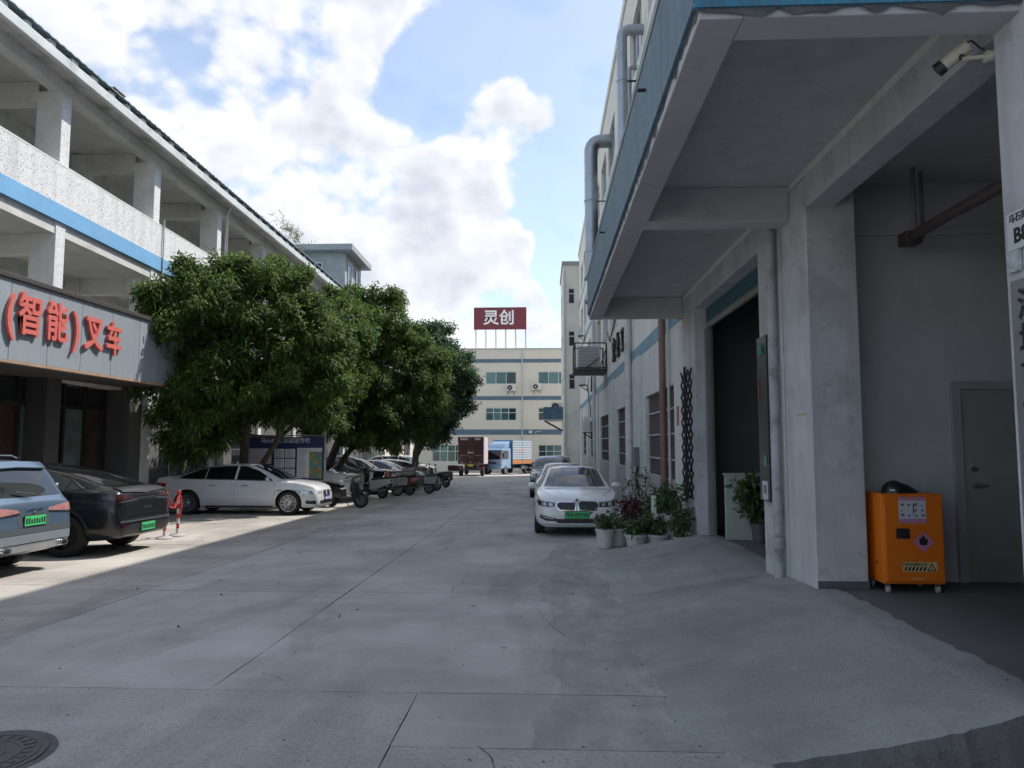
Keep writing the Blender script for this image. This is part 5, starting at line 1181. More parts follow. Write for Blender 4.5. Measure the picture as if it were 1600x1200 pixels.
MB().prism([(2.2, .55), (3.75, .55), (3.8, 1.3), (3.55, 2.1), (2.3, 2.15)], -.98, .98).build('cab', tred, TK, bevel=.05)
po = MB().box(-2.16, -2.14, -.22, .22, .78, .92).build('licence_plate', yell_p, TK)
for y in (-.7, 0, .7): MB().box(-2.15, -2.137, y-.06, y+.06, 1.08, 1.12).build('marker', pw, TK)
truck_wheels(TK, (-1.2, 2.9)); 

BT = thing('box_truck', 'pale blue light truck with striped blue white and orange cargo box', 'truck', (-3.25, 65.6, gz(65.6)))
BT.rotation_euler = (Matrix.Rotation(-.0155, 3, 'X') @ Matrix.Rotation(R(243), 3, 'Z')).to_euler()
tb = M('truck blue', (.05, .17, .34), .45, var=.08, coat=.4); tlb = M('pale blue cab paint', (.24, .38, .56), .3, var=.05, coat=.8)
MB().box(-2.6, 1.0, -1.02, 1.02, .85, 3.0).build('cargo_box', tb, BT, bevel=.015)
wst = M('white box slat', (.60, .64, .68), .5, var=.06)
for s in (1, -1):
    for i in range(11): MB().box(-2.56, .96, min(s*1.022, s*1.05), max(s*1.022, s*1.05), 1.30+.155*i, 1.30+.155*i+.095).build('side_slat', wst, BT)
    MB().box(-2.58, .98, min(s*1.022, s*1.048), max(s*1.022, s*1.048), .90, 1.24).build('orange_board', M('orange board', (.55, .22, .06), .55, var=.1), BT)
    MB().box(-.85, -.80, min(s*1.022, s*1.06), max(s*1.022, s*1.06), .88, 2.98).build('post', tb, BT)
    MB().box(-1.25, -.1, min(s*1.051, s*1.056), max(s*1.051, s*1.056), 1.95, 2.2).build('side_mark', M('faint pink mark', (.55, .38, .36), .6), BT)
MB().prism([(1.1, .50), (2.78, .50), (2.84, .95), (2.80, 1.25), (2.55, 2.15), (2.35, 2.25), (1.1, 2.28)], -.95, .95).build('cab', tlb, BT, bevel=.06)
MB().prism([(1.15, 2.28), (2.2, 2.28), (1.9, 2.62), (1.2, 2.90)], -.85, .85).build('wind_deflector', tlb, BT, bevel=.05)
MB().add([(2.805,-.84,1.30),(2.805,.84,1.30),(2.575,.80,2.08),(2.575,-.80,2.08)], [(0,1,2,3)]).build('windscreen', carglass, BT)
for s in (1, -1):
    MB().add([(2.70,s*.957,1.32),(1.60,s*.957,1.32),(1.60,s*.957,2.05),(2.50,s*.957,2.05)], [(0,1,2,3)]).build('side_window', carglass, BT)
    MB().box(2.79, 2.845, min(s*.5, s*.88), max(s*.5, s*.88), .88, 1.04).build('headlight', lamp_m, BT, bevel=.01)
    MB().box(2.7, 2.76, min(s*1.0, s*1.16), max(s*1.0, s*1.16), 1.45, 1.85).build('mirror', plast_k, BT, bevel=.02)
MB().box(2.80, 2.85, -.45, .45, .92, 1.06).build('grille', plast_k, BT); MB().box(2.76, 2.90, -.95, .95, .42, .72).build('bumper', tlb, BT, bevel=.03)
MB().box(-2.5, 2.6, -.4, .4, .5, .84).build('chassis', black_m, BT); MB().box(-1.9, -.9, .62, .95, .40, .72).build('fuel_tank', steel_m, BT, bevel=.04)
truck_wheels(BT, (-1.75, 2.05), .37, .82)

# ================================================================== scooters
def scooter(label, loc, rz, pm, seatm, boxm=None, pannier=None, turn=.3, screen=False):
    t = thing('motor_scooter', label, 'scooter', loc, 0, 'scooters parked at the yard edge')
    t.rotation_euler = (Matrix.Rotation(-.0155, 3, 'X') @ Matrix.Rotation(rz, 3, 'Z') @ Matrix.Rotation(R(5), 3, 'X')).to_euler()
    for x, st in ((-.62, 0), (.66, turn)):
        o = wheel(t, x, .001, .25, .10, 5, M('scooter rim', (.25, .25, .26), .4, .7), False, st)
    g = MB(); g.tube([(.66, .07, .25), (.56, .07, .55), (.44, .0, .95)], .02, 7); g.tube([(.66, -.07, .25), (.56, -.07, .55), (.44, 0, .95)], .02, 7); g.build('front_fork', black_m, t, smooth=40)
    # mudguard, leg shield, floor, tail
    g = MB()
    arc = [(.66+.29*math.cos(R(a)), .25+.29*math.sin(R(a))) for a in range(15, 166, 15)]
    for (x0, z0), (x1, z1) in zip(arc, arc[1:]): g.hexa([(x0,-.07,z0),(x0,.07,z0),(x1,.07,z1),(x1,-.07,z1),(x0*1,-.06,z0+.02),(x0,.06,z0+.02),(x1,.06,z1+.02),(x1,-.06,z1+.02)])
    g.build('mudguard', pm, t, smooth=50)
    g = MB(); sec = [(.40,.30,.12),(.44,.50,.20),(.42,.75,.22),(.40,.92,.15),(.42,1.0,.10)]
    vs = []; fs = []
    for x, z, w in sec: vs += [(x, -w, z), (x+.09, -w*.55, z+.02), (x+.13, 0, z+.03), (x+.09, w*.55, z+.02), (x, w, z), (x-.03, 0, z)]
    for i in range(len(sec)-1):
        for j in range(6): fs.append((i*6+j, i*6+(j+1) % 6, (i+1)*6+(j+1) % 6, (i+1)*6+j))
    fs += [(5,4,3,2,1,0), tuple(range(24, 30))]
    g.add(vs, fs).build('leg_shield', pm, t, smooth=50)
    MB().hexa([(-.15,-.16,.25),(.44,-.14,.25),(.44,.14,.25),(-.15,.16,.25),(-.15,-.17,.33),(.44,-.15,.33),(.44,.15,.33),(-.15,.17,.33)]).build('floorboard', plast_k, t, bevel=.02)
    g = MB(); sec = [(-.08,.30,.60,.13),(-.20,.30,.70,.17),(-.55,.40,.74,.19),(-.80,.52,.76,.14),(-.98,.62,.78,.07)]
    vs = []; fs = []
    for x, z0, z1, w in sec: vs += [(x,-w*.8,z0),(x,-w,(z0+z1)/2),(x,-w*.85,z1),(x,w*.85,z1),(x,w,(z0+z1)/2),(x,w*.8,z0)]
    for i in range(len(sec)-1):
        for j in range(6): fs.append((i*6+j, i*6+(j+1) % 6, (i+1)*6+(j+1) % 6, (i+1)*6+j))
    fs += [(5,4,3,2,1,0), tuple(range(24, 30))]
    g.add(vs, fs).build('rear_body', pm, t, smooth=50)
    g = MB(); g.hexa([(-.92,-.11,.77),(-.10,-.14,.70),(-.10,.14,.70),(-.92,.11,.77),(-.90,-.10,.86),(-.12,-.12,.78),(-.12,.12,.78),(-.90,.10,.86)]); g.build('seat', seatm, t, bevel=.03)
    g = MB(); g.tube([(.36,-.33,1.0),(.42,-.18,1.03),(.43,0,1.0),(.42,.18,1.03),(.36,.33,1.0)], .016, 7); g.build('handlebar', black_m, t, smooth=40)
    for s in (1, -1):
        MB().tube([(.36,s*.22,1.0),(.33,s*.34,1.0)], .022, 8).build('grip', plast_k, t, smooth=40)
        mo = MB().tube([(.40,s*.2,1.02),(.38,s*.27,1.18)], .007, 5).build('mirror_stalk', black_m, t); MB().hexa([(.365,s*.27-.06,1.15),(.395,s*.27-.06,1.15),(.395,s*.27+.06,1.15),(.365,s*.27+.06,1.15),(.37,s*.27-.05,1.25),(.39,s*.27-.05,1.25),(.39,s*.27+.05,1.25),(.37,s*.27+.05,1.25)]).build('mirror', plast_k, mo, bevel=.01)
    MB().lathe([(.001,.55),(.075,.55),(.085,.49),(.07,.42)], (0, 0, .90), n=14, axis='x').build('headlight', lamp_m, t, smooth=50); 
    MB().box(-1.0, -.95, -.06, .06, .68, .75).build('tail_light', tail_m, t, bevel=.01)
    MB().hexa([(-.95,-.08,.38),(-.85,-.09,.35),(-.85,.09,.35),(-.95,.08,.38),(-1.02,-.08,.58),(-.98,-.08,.60),(-.98,.08,.60),(-1.02,.08,.58)]).build('rear_guard', plast_k, t)
    MB().tube([(-.2,.10,.3),(-.62,.12,.30),(-.85,.12,.34)], .035, 8).build('exhaust', steel_m, t, smooth=40)
    MB().tube([(-.12,.02,.28),(-.05,.18,.02)], .012, 6).build('stand', black_m, t)
    if screen: MB().add([(.50,-.16,1.0),(.50,.16,1.0),(.38,.13,1.35),(.38,-.13,1.35)], [(0,1,2,3)]).build('wind_screen', M('smoky screen', (.06, .07, .07), .1), t)
    if boxm:
        b = MB().hexa([(-1.28,-.20,.88),(-.82,-.20,.88),(-.82,.20,.88),(-1.28,.20,.88),(-1.32,-.21,1.16),(-.80,-.21,1.16),(-.80,.21,1.16),(-1.32,.21,1.16)]).build('top_box', boxm, t, bevel=.04)
        MB().box(-1.33, -.79, -.215, .215, 1.0, 1.02).build('lid_seam', tail_m, b)
    if pannier:
        for s in (1, -1): MB().hexa([(-.98,min(s*.2,s*.38),.42),(-.50,min(s*.2,s*.38),.42),(-.50,max(s*.2,s*.38),.42),(-.98,max(s*.2,s*.38),.42),(-1.02,min(s*.2,s*.40),.72),(-.46,min(s*.2,s*.40),.72),(-.46,max(s*.2,s*.40),.72),(-1.02,max(s*.2,s*.40),.72)]).build('pannier', pannier, t, bevel=.03)
    return t
sk = M('black seat vinyl', (.02, .02, .02), .6); gr = M('grey plastic', (.38, .37, .37), .5, var=.05); ol = paint('olive green paint', (.10, .13, .09)); wsc = paint('cream scooter paint', (.55, .54, .50))
scooter('black scooter with white leg panel wedged beside the side-on white sedan', (-6.55, 23.9, gz(23.9)), R(-28), M('black scooter paint', (.02, .02, .022), .35, coat=.5), sk, None, None, .5)
scooter('white scooter with grey rear mudguard in front of the crossover nose', (-7.0, 28.9, gz(28.9)), R(160), wsc, sk, None, None)
scooter('white and grey scooter with top box and side panniers', (-6.75, 30.2, gz(30.2)), R(200), wsc, M('dark red seat', (.09, .02, .02), .5), M('grey top box', (.42, .40, .40), .4), gr)
scooter('small red and white scooter between grey panniers and olive scooter', (-6.35, 31.0, gz(31)), R(170), M('dull red scooter paint', (.30, .05, .04), .4, coat=.5), sk)
scooter('olive green scooter with grey panniers standing side-on nearest the road', (-5.72, 32.3, gz(32.3)), R(172), ol, M('olive seat', (.06, .07, .05), .6), None, gr, .25, True)
scooter('black scooter behind the olive green scooter', (-5.75, 34.6, gz(34.6)), R(200), M('black scooter paint', (.02, .02, .022), .35, coat=.5), sk, None, None, .2, True)
scooter('dark scooter with chrome handlebar farthest along the yard edge', (-5.7, 38.4, gz(38.4)), R(150), M('dark grey scooter paint', (.05, .055, .06), .35, coat=.5), sk, M('black top box', (.03, .03, .03), .4))
scooter('silver scooter nosing in beside the dark silver sedan', (-6.3, 36.4, gz(36.4)), R(10), M('silver scooter paint', (.35, .36, .38), .35, .4, coat=.5), sk)

# ================================================================== notice board
NB = thing('notice_board', 'navy notice board with white sheets and colour map on steel posts', 'notice board', (-8.75, 24.2, gz(24.2)))
for x in (-10.12, -7.38): MB().tube([(x, 24.2, gz(24.2)), (x, 24.2, 2.15)], .045, 12).build('post', steel_m, NB, True, smooth=40)
navy = M('navy board', (.02, .035, .13), .5, var=.1)
box('back_board', navy, (-10.06, -7.44, 24.17, 24.22, .50, 1.62), NB); box('header', navy, (-10.06, -7.44, 24.155, 24.225, 1.62, 1.95), NB); box('roof_strip', steel_m, (-10.08, -7.42, 24.10, 24.26, 1.98, 2.01), NB)
text('header_text', '乌石岗工业园宣传栏', M('pale header text', (.75, .77, .82), .6, var=0), NB, frame((-8.72, 24.15, 1.82), (1, 0, 0), (0, 0, 1)), .19, .002, .002)
sheet = M('white notice sheet', (.74, .76, .78), .6, var=.05); pnk = M('pinkish notice sheet', (.66, .60, .66), .6, var=.05); ln_m = M('printed grey lines', (.16, .18, .22), .7, var=0)
def sheet_(m, x0, x1, z0, z1, n):
    s = box('sheet', m, (x0, x1, 24.160, 24.168, z0, z1), NB)
    g = MB()
    for i in range(n):
        z = z1-(i+.7)*(z1-z0)/(n+.4); g.box(x0+.04, x1-.04-rnd.uniform(0, .3)*(x1-x0), 24.157, 24.159, z-.008, z+.008)
    g.build('printed_lines', ln_m, s, True, kind='stuff')
sheet_(pnk, -10.02, -9.20, 1.05, 1.56, 8); sheet_(pnk, -10.02, -9.20, .56, 1.01, 6)
for i in range(2):
    for j in range(3): sheet_(sheet, -9.10+i*.37, -8.76+i*.37, .58+j*.335, .88+j*.335, 5)
sheet_(sheet, -8.32, -7.90, .58, 1.58, 14); box('sheet', sheet, (-7.89, -7.47, 24.160, 24.168, 1.45, 1.58), NB)
mp_m, N, L, b = nodes_of('map print', .6)
tc = N.new('ShaderNodeTexCoord'); vo = N.new('ShaderNodeTexVoronoi'); vo.inputs['Scale'].default_value = 9; L.new(tc.outputs['Object'], vo.inputs['Vector']); rp = N.new('ShaderNodeValToRGB'); sp_ = N.new('ShaderNodeSeparateColor'); L.new(vo.outputs['Color'], sp_.inputs[0]); L.new(sp_.outputs[0], rp.inputs[0])
rp.color_ramp.interpolation = 'CONSTANT'; e = rp.color_ramp.elements; e[0].color = (.14, .30, .14, 1); e[1].position = .8; e[1].color = (.10, .28, .32, 1); q = e.new(.35); q.color = (.42, .30, .06, 1); q = e.new(.6); q.color = (.38, .14, .07, 1); L.new(rp.outputs[0], b.inputs['Base Color'])
box('map_poster', mp_m, (-7.89, -7.47, 24.158, 24.167, .56, 1.44), NB)

# ================================================================== red and white barrier posts
def stanchion(label, x, y):
    t = thing('barrier_post', label, 'barrier', (x, y, gz(y)), 0, 'barrier posts beside the black hatchback')
    MB().lathe([(.17, 0), (.17, .02), (.14, .045), (.04, .06), (.03, .06)], n=24, cap=False).build('base', M('grey post base', (.35, .34, .33), .7), t, smooth=40)
    rw, ww = M('red barrier paint', (.50, .05, .05), .5), M('white barrier paint', (.62, .58, .56), .5)
    for i in range(8): MB().lathe([(.032, .06+i*.105), (.032, .06+(i+1)*.105)], n=12).build('band', rw if i % 2 else ww, t, smooth=40)
    MB().lathe([(.04, .90), (.045, .93), (.03, .97), (.0, .98)], n=12, cap=False).build('cap', rw, t, smooth=40)
    return t
stanchion('red and white barrier post nearer the hatchback bumper', -7.86, 14.85); stanchion('red and white barrier post nearer the side-on sedan', -7.84, 15.35)
ch = thing('barrier_tape', 'slack red tape looped between the two barrier posts', 'tape', (-7.85, 15.1, gz(15.1)))
pts = [(-7.85, 14.85+.5*t, .66 - 1.1*t*(1-t)) for t in [i/10 for i in range(11)]]
MB().tube(pts, .018, 6).build('loop', M('red tape', (.50, .06, .06), .5), ch, True, smooth=50)
pts = [(-7.80, 14.87+.44*t, .60 - .7*t*(1-t)+.05*math.sin(9*t)) for t in [i/10 for i in range(11)]]
MB().tube(pts, .015, 6).build('loop', M('red tape', (.5, .06, .06), .5), ch, True, smooth=50)
MB().tube([(-7.80, 15.36, .62), (-7.78, 15.37, .40), (-7.80, 15.35, .18)], .02, 6).build('tail', M('red tape', (.5, .06, .06), .5), ch, True, smooth=50)

# ================================================================== fittings on the factory wall
def pipe(name, label, pts, r, m, cat='pipe', collars=(), n=14, group=None):
    t = thing(name, label, cat, pts[0], 0, group); B = Vector(pts[0])
    MB().tube([Vector(p)-B for p in pts], r, n).build('barrel', m, t, smooth=50)
    for z in collars: MB().lathe([(r*1.18, -.05), (r*1.18, .05)], n=n).build('collar', m, t, smooth=40); t.children[-1] if False else None
    return t
def collars(t, xyz, r, m, k='collar'):
    for p in xyz:
        o = MB().lathe([(r, -.06), (r, .06)], n=14).build(k, m, t, smooth=40); o.location = Vector(p)-t.location
pvc_d = M('dirty drain pipe', (.36, .36, .37), .6, var=.15, scale=3, stain=(.07, .065, .06), samt=.85, sscale=2.2)
t = pipe('drain_pipe', 'stained grey drain pipe beside the gate pillar', [(2.655, 8.46, 4.5), (2.655, 8.46, .22)], .052, pvc_d); collars(t, [(2.655, 8.46, .98), (2.655, 8.46, .62)], .061, pvc_d)
t = pipe('drain_pipe', 'tall white drain pipe ending in a bend behind the white sedan', [(2.60, 22.35, 9), (2.60, 22.35, .35), (2.58, 22.2, .12)], .11, pvc_m); collars(t, [(2.60, 22.35, 3.2), (2.60, 22.35, 1.1), (2.60, 22.35, .6)], .125, pvc_m)
t = pipe('drain_pipe', 'white drain pipe along the wall beyond the caged unit', [(2.60, 37.5, 9), (2.60, 37.5, -.5)], .10, pvc_m)
t = pipe('fire_pipe', 'red brown pipe running up the wall near the pots', [(2.62, 16.05, 5.4), (2.62, 16.05, -.2)], .075, redpipe_m); collars(t, [(2.62, 16.05, 2.6), (2.62, 16.05, .9)], .085, redpipe_m)
pipe('drain_pipe', 'thin grey conduit beside the red brown pipe', [(2.67, 15.55, 4.5), (2.67, 15.55, -.2)], .03, pvc_m)
pipe('drain_pipe', 'white waste pipe lying slanted behind the plant pots', [(2.15, 17.6, .42), (2.25, 15.6, .10)], .07, pvc_m)
t = pipe('sprinkler_pipe', 'red brown sprinkler pipe under the bay ceiling', [(3.84, 7.6, 3.9), (3.84, 3.4, 3.9)], .055, M('dull red sprinkler pipe', (.085, .06, .06), .5)); collars(t, [(3.84, 6.2, 3.9)], .0, redpipe_m) if False else None
for p in ([(3.84, 7.5, 3.9), (3.84, 7.5, 4.6)], [(3.98, 7.62, 3.9), (3.98, 7.62, 4.6)]): MB().tube([Vector(q)-t.location for q in p], .022, 8).build('riser', M('grey riser', (.16, .16, .165), .6), t, smooth=40)
MB().box(-.09, .09, -.09, .10, -.09, .05).build('elbow', M('dark elbow', (.06, .045, .045), .5), t, bevel=.02)
# exhaust ducts
def duct(label, x, y, r, z0, z1):
    t = thing('exhaust_duct', label, 'duct', (x, y, z0), 0, 'exhaust ducts on the factory wall'); a = []
    for i in range(7):
        b = R(15*i); a.append((1.5*r*(1-math.cos(b)), 0, z1-z0-1.5*r+1.5*r*math.sin(b)))
    MB().tube([(0, 0, 0)]+a+[(WX+.05-x, 0, z1-z0)], r, 18).build('barrel', steel_m, t, smooth=40)
    MB().box(-r*1.15, WX-x, -r*1.3, r*1.3, -r*2.2, .0).build('fan_box', metal_w, t, bevel=.02)
    z = .5
    while z < z1-z0-3*r: o = MB().lathe([(r*1.0, -.02), (r*1.1, -.02), (r*1.1, .02), (r*1.0, .02)], n=18, cap=False).build('joint_ring', steel_m, t); o.location = (0, 0, z); MB().box(r*.9, WX-x, -.02, .02, z-.02, z+.02).build('bracket', black_m, t); z += 2.1
    return t
duct('slim galvanised exhaust duct rising past the canopy edge', 2.15, 18.95, .145, 8.9, 12.95)
duct('fat galvanised exhaust duct with elbow into the upper wall', 1.95, 28.7, .27, 8.9, 14.0)
duct('thin exhaust duct close to the wall beside the slim one', 2.5, 20.3, .07, 8.0, 12.6)

# air conditioners
def aircon(label, x, y, z, parent_dir=(-1, 0), w=.8, h=.55, d=.3, cat='air conditioner', group='air conditioner units on the factories', rack=True):
    """outdoor unit; its fan face looks along parent_dir"""
    t = thing('air_conditioner', label, cat, (x, y, z), math.atan2(parent_dir[1], parent_dir[0]), group)
    MB().box(-d/2, d/2, -w/2, w/2, 0, h).build('casing', metal_w, t, bevel=.02)
    MB().lathe([(.001, d/2+.002), (h*.40, d/2+.002)], (0, -w*.12, h*.5), 20, 'x', cap=False).build('fan_opening', dark_m, t)
    MB().lathe([(h*.40, d/2), (h*.44, d/2), (h*.44, d/2+.02), (h*.40, d/2+.02)], (0, -w*.12, h*.5), 24, 'x', cap=False).build('fan_ring', metal_w, t, smooth=40)
    g = MB()
    for i in range(6): a = i*math.pi/6; g.bar((d/2+.012, -w*.12+h*.4*math.cos(a), h*.5+h*.4*math.sin(a)), (d/2+.012, -w*.12-h*.4*math.cos(a), h*.5-h*.4*math.sin(a)), .010)
    g.build('fan_guard', metal_w, t)
    if rack:
        g = MB()
        for s in (-1, 1): g.bar((-d/2-.12, s*w*.36, -.02), (d/2+.05, s*w*.36, -.02), .035); g.bar((-d/2-.12, s*w*.36, -.35), (d/2, s*w*.36, -.03), .03); g.bar((-d/2-.11, s*w*.36, -.36), (-d/2-.11, s*w*.36, .0), .03)
        g.bar((d/2, -w*.36, -.02), (d/2, w*.36, -.02), .03); g.build('bracket', black_m, t)
    return t
aircon('white air conditioner below the top window of the cream factory', -3.4, 74.72, 7.1, (0, -1), .95, .7, .35)
aircon('white air conditioner right of the pipe on the cream factory', -.75, 74.72, 7.2, (0, -1), .95, .7, .35)
aircon('air conditioner on upper wall above canopy near slim duct', 2.45, 17.3, 9.2); aircon('air conditioner high above canopy by fat duct', 2.45, 25.5, 9.4); aircon('air conditioner low on the wall above parked cars', 2.42, 41.4, 2.35, (-1, 0), .9, .9, .35)
aircon('air conditioner on iron rack beyond the caged unit', 2.40, 44.6, 5.3, (-1, 0), .9, .6, .35); aircon('uppermost air conditioner near the factory wing', 2.45, 47.5, 8.8); aircon('air conditioner beside the top windows of the factory', 2.45, 38.5, 9.3)
aircon('air conditioner on the first floor gallery floor', -13.2, 17.6, 4.55, (1, 0), .85, .6, .3, rack=False) if False else None
# caged unit
CG = thing('caged_air_conditioner', 'caged condenser on a black iron shelf high on the wall', 'air conditioner', (2.0, 32, 4.9))
x0, x1, y0, y1, z0, z1 = 1.35, 2.72, 31.1, 32.9, 4.92, 6.05
box('shelf', black_m, (x0-.06, x1, y0-.06, y1+.06, z0-.12, z0), CG)
for x in (x0, x1-.03):
    for y in (y0, y1): MB().bar((x, y, z0), (x, y, z1), .06).build('post', black_m, CG, True)
for z in (z0+.05, z1):
    for a, b in (((x0, y0), (x1-.03, y0)), ((x0, y1), (x1-.03, y1)), ((x0, y0), (x0, y1))): MB().bar((*a, z), (*b, z), .05).build('rail', black_m, CG, True)
box('condenser', metal_w, (x0+.15, x1-.25, y0+.2, y1-.2, z0, z1-.12), CG, bevel=.02)
for i in range(9): box('louvre', M('grey louvre', (.36, .37, .38), .5, .3), (x0+.12, x1-.35, y0+.06, y0+.10, z0+.14+i*.10, z0+.19+i*.10), CG)
MB().bar((x1-.3, y0, z0+.05), (x1-.02, y0, z1-.2), .04).build('strut', black_m, CG, True); MB().bar((x1-.9, y0, z0+.05), (x1-.3, y0, z0+.5), .04).build('strut', black_m, CG, True)
# black raised letters above the band (weathered, illegible from here) and cables
LT = thing('wall_lettering', 'row of black raised characters above the blue band', 'sign', (WX, 24, 4.6))
for i, c in enumerate('宏业工业'): text('letter', c, ink, LT, frame((WX-.05, 27.6-i*1.5, 5.2), (0, -1, 0), (0, 0, 1)), .95, .04, .02)
LT2 = thing('wall_lettering', 'farther row of black raised characters beyond the cage', 'sign', (WX, 40, 4.6))
for i, c in enumerate('厂区'): text('letter', c, ink, LT2, frame((WX-.05, 40.5-i*1.6, 5.0), (0, -1, 0), (0, 0, 1)), .95, .04, .02)
MB().tube([(2.68, 30.5, 6.4), (2.66, 29, 5.8), (2.68, 27.6, 6.2), (2.68, 24.5, 7.0), (2.68, 23, 8)], .025, 6).build('cable', black_m, tag(thing('wall_cable', 'black cable sagging from the caged unit', 'cable', (0, 0, 0)), None, None), True)
MB().tube([(2.66, 43.8, 5.0), (2.64, 42.4, 4.2), (2.66, 41.6, 3.9), (2.66, 41.4, 3.2)], .03, 6).build('cable', black_m, thing('wall_cable', 'thick black hose looping down above the low air conditioner', 'cable', (0, 0, 0)), True)
# blue balcony on the wing
BL = thing('blue_balcony', 'blue panelled balcony box with plants on the factory wing', 'balcony', (.9, 58, 3.5))
box('floor', soffit_m, (0, 1.5, 56.6, 59.6, 3.5, 3.7), BL)
bb_ = M('blue sheet panel', (.06, .12, .19), .55, var=.12)
for a, b in ((56.6, 57.6), (57.61, 58.6), (58.61, 59.6)): box('panel', bb_, (-.03, .0, a, b, 3.6, 4.55), BL)
for a, b in ((0, .75), (.76, 1.5)): box('panel', bb_, (a, b, 56.57, 56.6, 3.6, 4.55), BL)
for s in (0, 1): MB().bar((.05+s*0, 56.8+s*2.5, 3.5), (1.5, 56.8+s*2.5, 2.7), .07).build('brace', black_m, BL, True)
aircon('air conditioner standing on the blue balcony', 1.0, 57.2, 4.2, (0, -1), .8, .75, .3, rack=False)
# electricity box with cables
MX = thing('meter_box', 'grey meter box with dangling cables on the wall behind pots', 'meter box', (2.62, 20.6, 1.35))
MB().box(-.10, .09, -.22, .22, -.28, .28).build('case', M('grey meter case', (.16, .17, .17), .5, .3), MX, bevel=.02)
for i in range(5):
    r_ = random.Random(i); y = -.15+.07*i; MB().tube([(0, y, -.28), (-.06+r_.uniform(-.05, .05), y-.1, -.6), (-.02, y+r_.uniform(-.2, .2), -.9), (.02, y+.1, -.6-r_.uniform(0, .3)), (.05, y, -1.2)], .012, 5).build('cable', black_m, MX, smooth=50)
# folded scissor gate
SC = thing('folded_lattice_gate', 'black folding lattice gate bunched against the wall beside the gate', 'gate', (2.69, 13.62, .75))
for j in range(3):
    y = -.36+.32*j
    for i in range(10):
        z = i*.235
        for s in (1, -1): MB().bar((-.03-.014*(s > 0), y-.15*s, z), (-.03-.014*(s > 0), y+.15*s, z+.235), .030, .012).build('lattice_bar', black_m, SC)
for y in (-.05, .04): MB().bar((-.055, y, -.05), (-.055, y, 2.42), .03, .03).build('upright', black_m, SC)
# red sticker on the wall
box('paper', M('faded red notice', (.35, .12, .10), .7, var=.3, scale=12), (WX-.006, WX-.002, 14.75, 15.0, 2.1, 2.5), thing('wall_notice', 'faded red notice pasted beside the lattice gate', 'notice', (WX, 14.9, 2.1)))

# gate-side dark sign strip with poster scraps
GS = thing('gate_sign', 'tall narrow black sign board with paper scraps at the gate jamb', 'sign', (2.70, 8.95, 1.05))
MB().box(-.03, .025, -.19, .19, 0, 2.0).build('board', M('black sign board', (.025, .03, .03), .3, var=.3, scale=5), GS)
def sc(m, y, z, w, h, nm='scrap'): MB().box(-.036, -.0305, y-w/2, y+w/2, z-h/2, z+h/2).build(nm, m, GS)
tq = M('turquoise print', (.10, .42, .42), .6); pap = M('old white paper', (.50, .50, .50), .8, var=.15, scale=20)
star = MB()
for i in range(5):
    a = R(90+72*i); star.bar((-.034, 0, 1.84), (-.034, .07*math.cos(a), 1.84+.07*math.sin(a)), .035, .004)
star.build('turquoise_mark', tq, GS)
sc(M('dark red print', (.2, .04, .04), .6), .13, 1.35, .05, .25); sc(M('greenish scrap', (.10, .20, .17), .7), -.05, .48, .14, .14); sc(pap, -.02, .13, .20, .22)
text('scrap_text', '司', ink, GS, frame((-.038, -.02, .13), (0, -1, 0), (0, 0, 1)), .12, .001, .002, world=False)
WN = thing('pillar_scraps', 'torn tape and paper scraps on the pillar side', 'paper', (WX, 8.0, .9))
for y, z, w, h, m in ((7.8, 2.05, .26, .02, M('yellow tape', (.42, .40, .20), .7)), (7.95, 1.45, .10, .03, pap), (7.9, .95, .14, .012, pap), (7.85, .78, .08, .03, pap)): MB().box(-.005, -.001, y-w/2-8, y+w/2-8, z-h/2-.9, z+h/2-.9).build('scrap', m, WN)
MB().box(-.04, -.001, .1, .22, .75, .95).build('scrap', M('pale blue scrap', (.22, .36, .42), .7), WN) if False else None

# plates on the near column
CP = thing('address_plate', 'small white enamel address plate on the near column', 'sign', (WX-.01, 4.12, 2.75))
MB().box(-.014, .004, -.32, .145, .105, .33).build('plate', M('enamel white', (.55, .57, .58), .35, var=.05), CP, bevel=.006)
text('plate_text', '乌石岗', ink, CP, frame((-.0155, .12, .285), (0, -1, 0), (0, 0, 1)), .055, .001, .001, 'LEFT', world=False); text('plate_text', 'B8', ink, CP, frame((-.0155, .085, .18), (0, -1, 0), (0, 0, 1)), .12, .001, .004, 'LEFT', world=False)
MB().box(-.02, .002, .05, .15, -.02, .10).build('sleeve', M('clear plastic sleeve', (.42, .45, .47), .2, var=.3, scale=20), CP)
CV = thing('company_plate', 'tall steel company plate with black Chinese characters on near column', 'sign', (WX-.01, 4.12, .9))
MB().box(-.02, .004, -.30, .135, 0, 1.78).build('plate', M('brushed steel plate', (.30, .31, .32), .35, .6, var=.08), CV, bevel=.006)
for i, c in enumerate('深圳市博业科技'): text('character', c, ink, CV, frame((-.0225, -.02, 1.62-i*.20), (0, -1, 0), (0, 0, 1)), .19, .001, .004, world=False)
# security camera
SCM = thing('security_camera', 'cream bullet security camera on a bracket under the canopy', 'camera', (2.66, 4.36, 4.10))
cc = M('aged cream plastic', (.50, .47, .38), .5, var=.08)
MB().tube([(.06, 0, 0), (-.09, .02, .0)], .014, 8).build('arm', cc, SCM, smooth=40); MB().lathe([(.035, .04), (.035, .075)], n=12, axis='x').build('mount', cc, SCM)
b = MB().tube([(-.05, .02, .085), (-.165, .10, -.005)], [.045, .041], 16).build('housing', cc, SCM, smooth=40)
MB().tube([(-.160, .0965, -.001), (-.19, .117, -.025)], [.044, .046], 16).build('lens_hood', plast_k, b, smooth=40)
MB().tube([(-.08, .02, .0), (-.095, .03, .03)], .016, 8).build('joint', plast_k, SCM)
MB().tube([(-.06, .02, .10), (-.02, .03, .12), (.02, .02, .07), (.05, .0, .03)], .006, 6).build('cable', black_m, SCM, smooth=40)
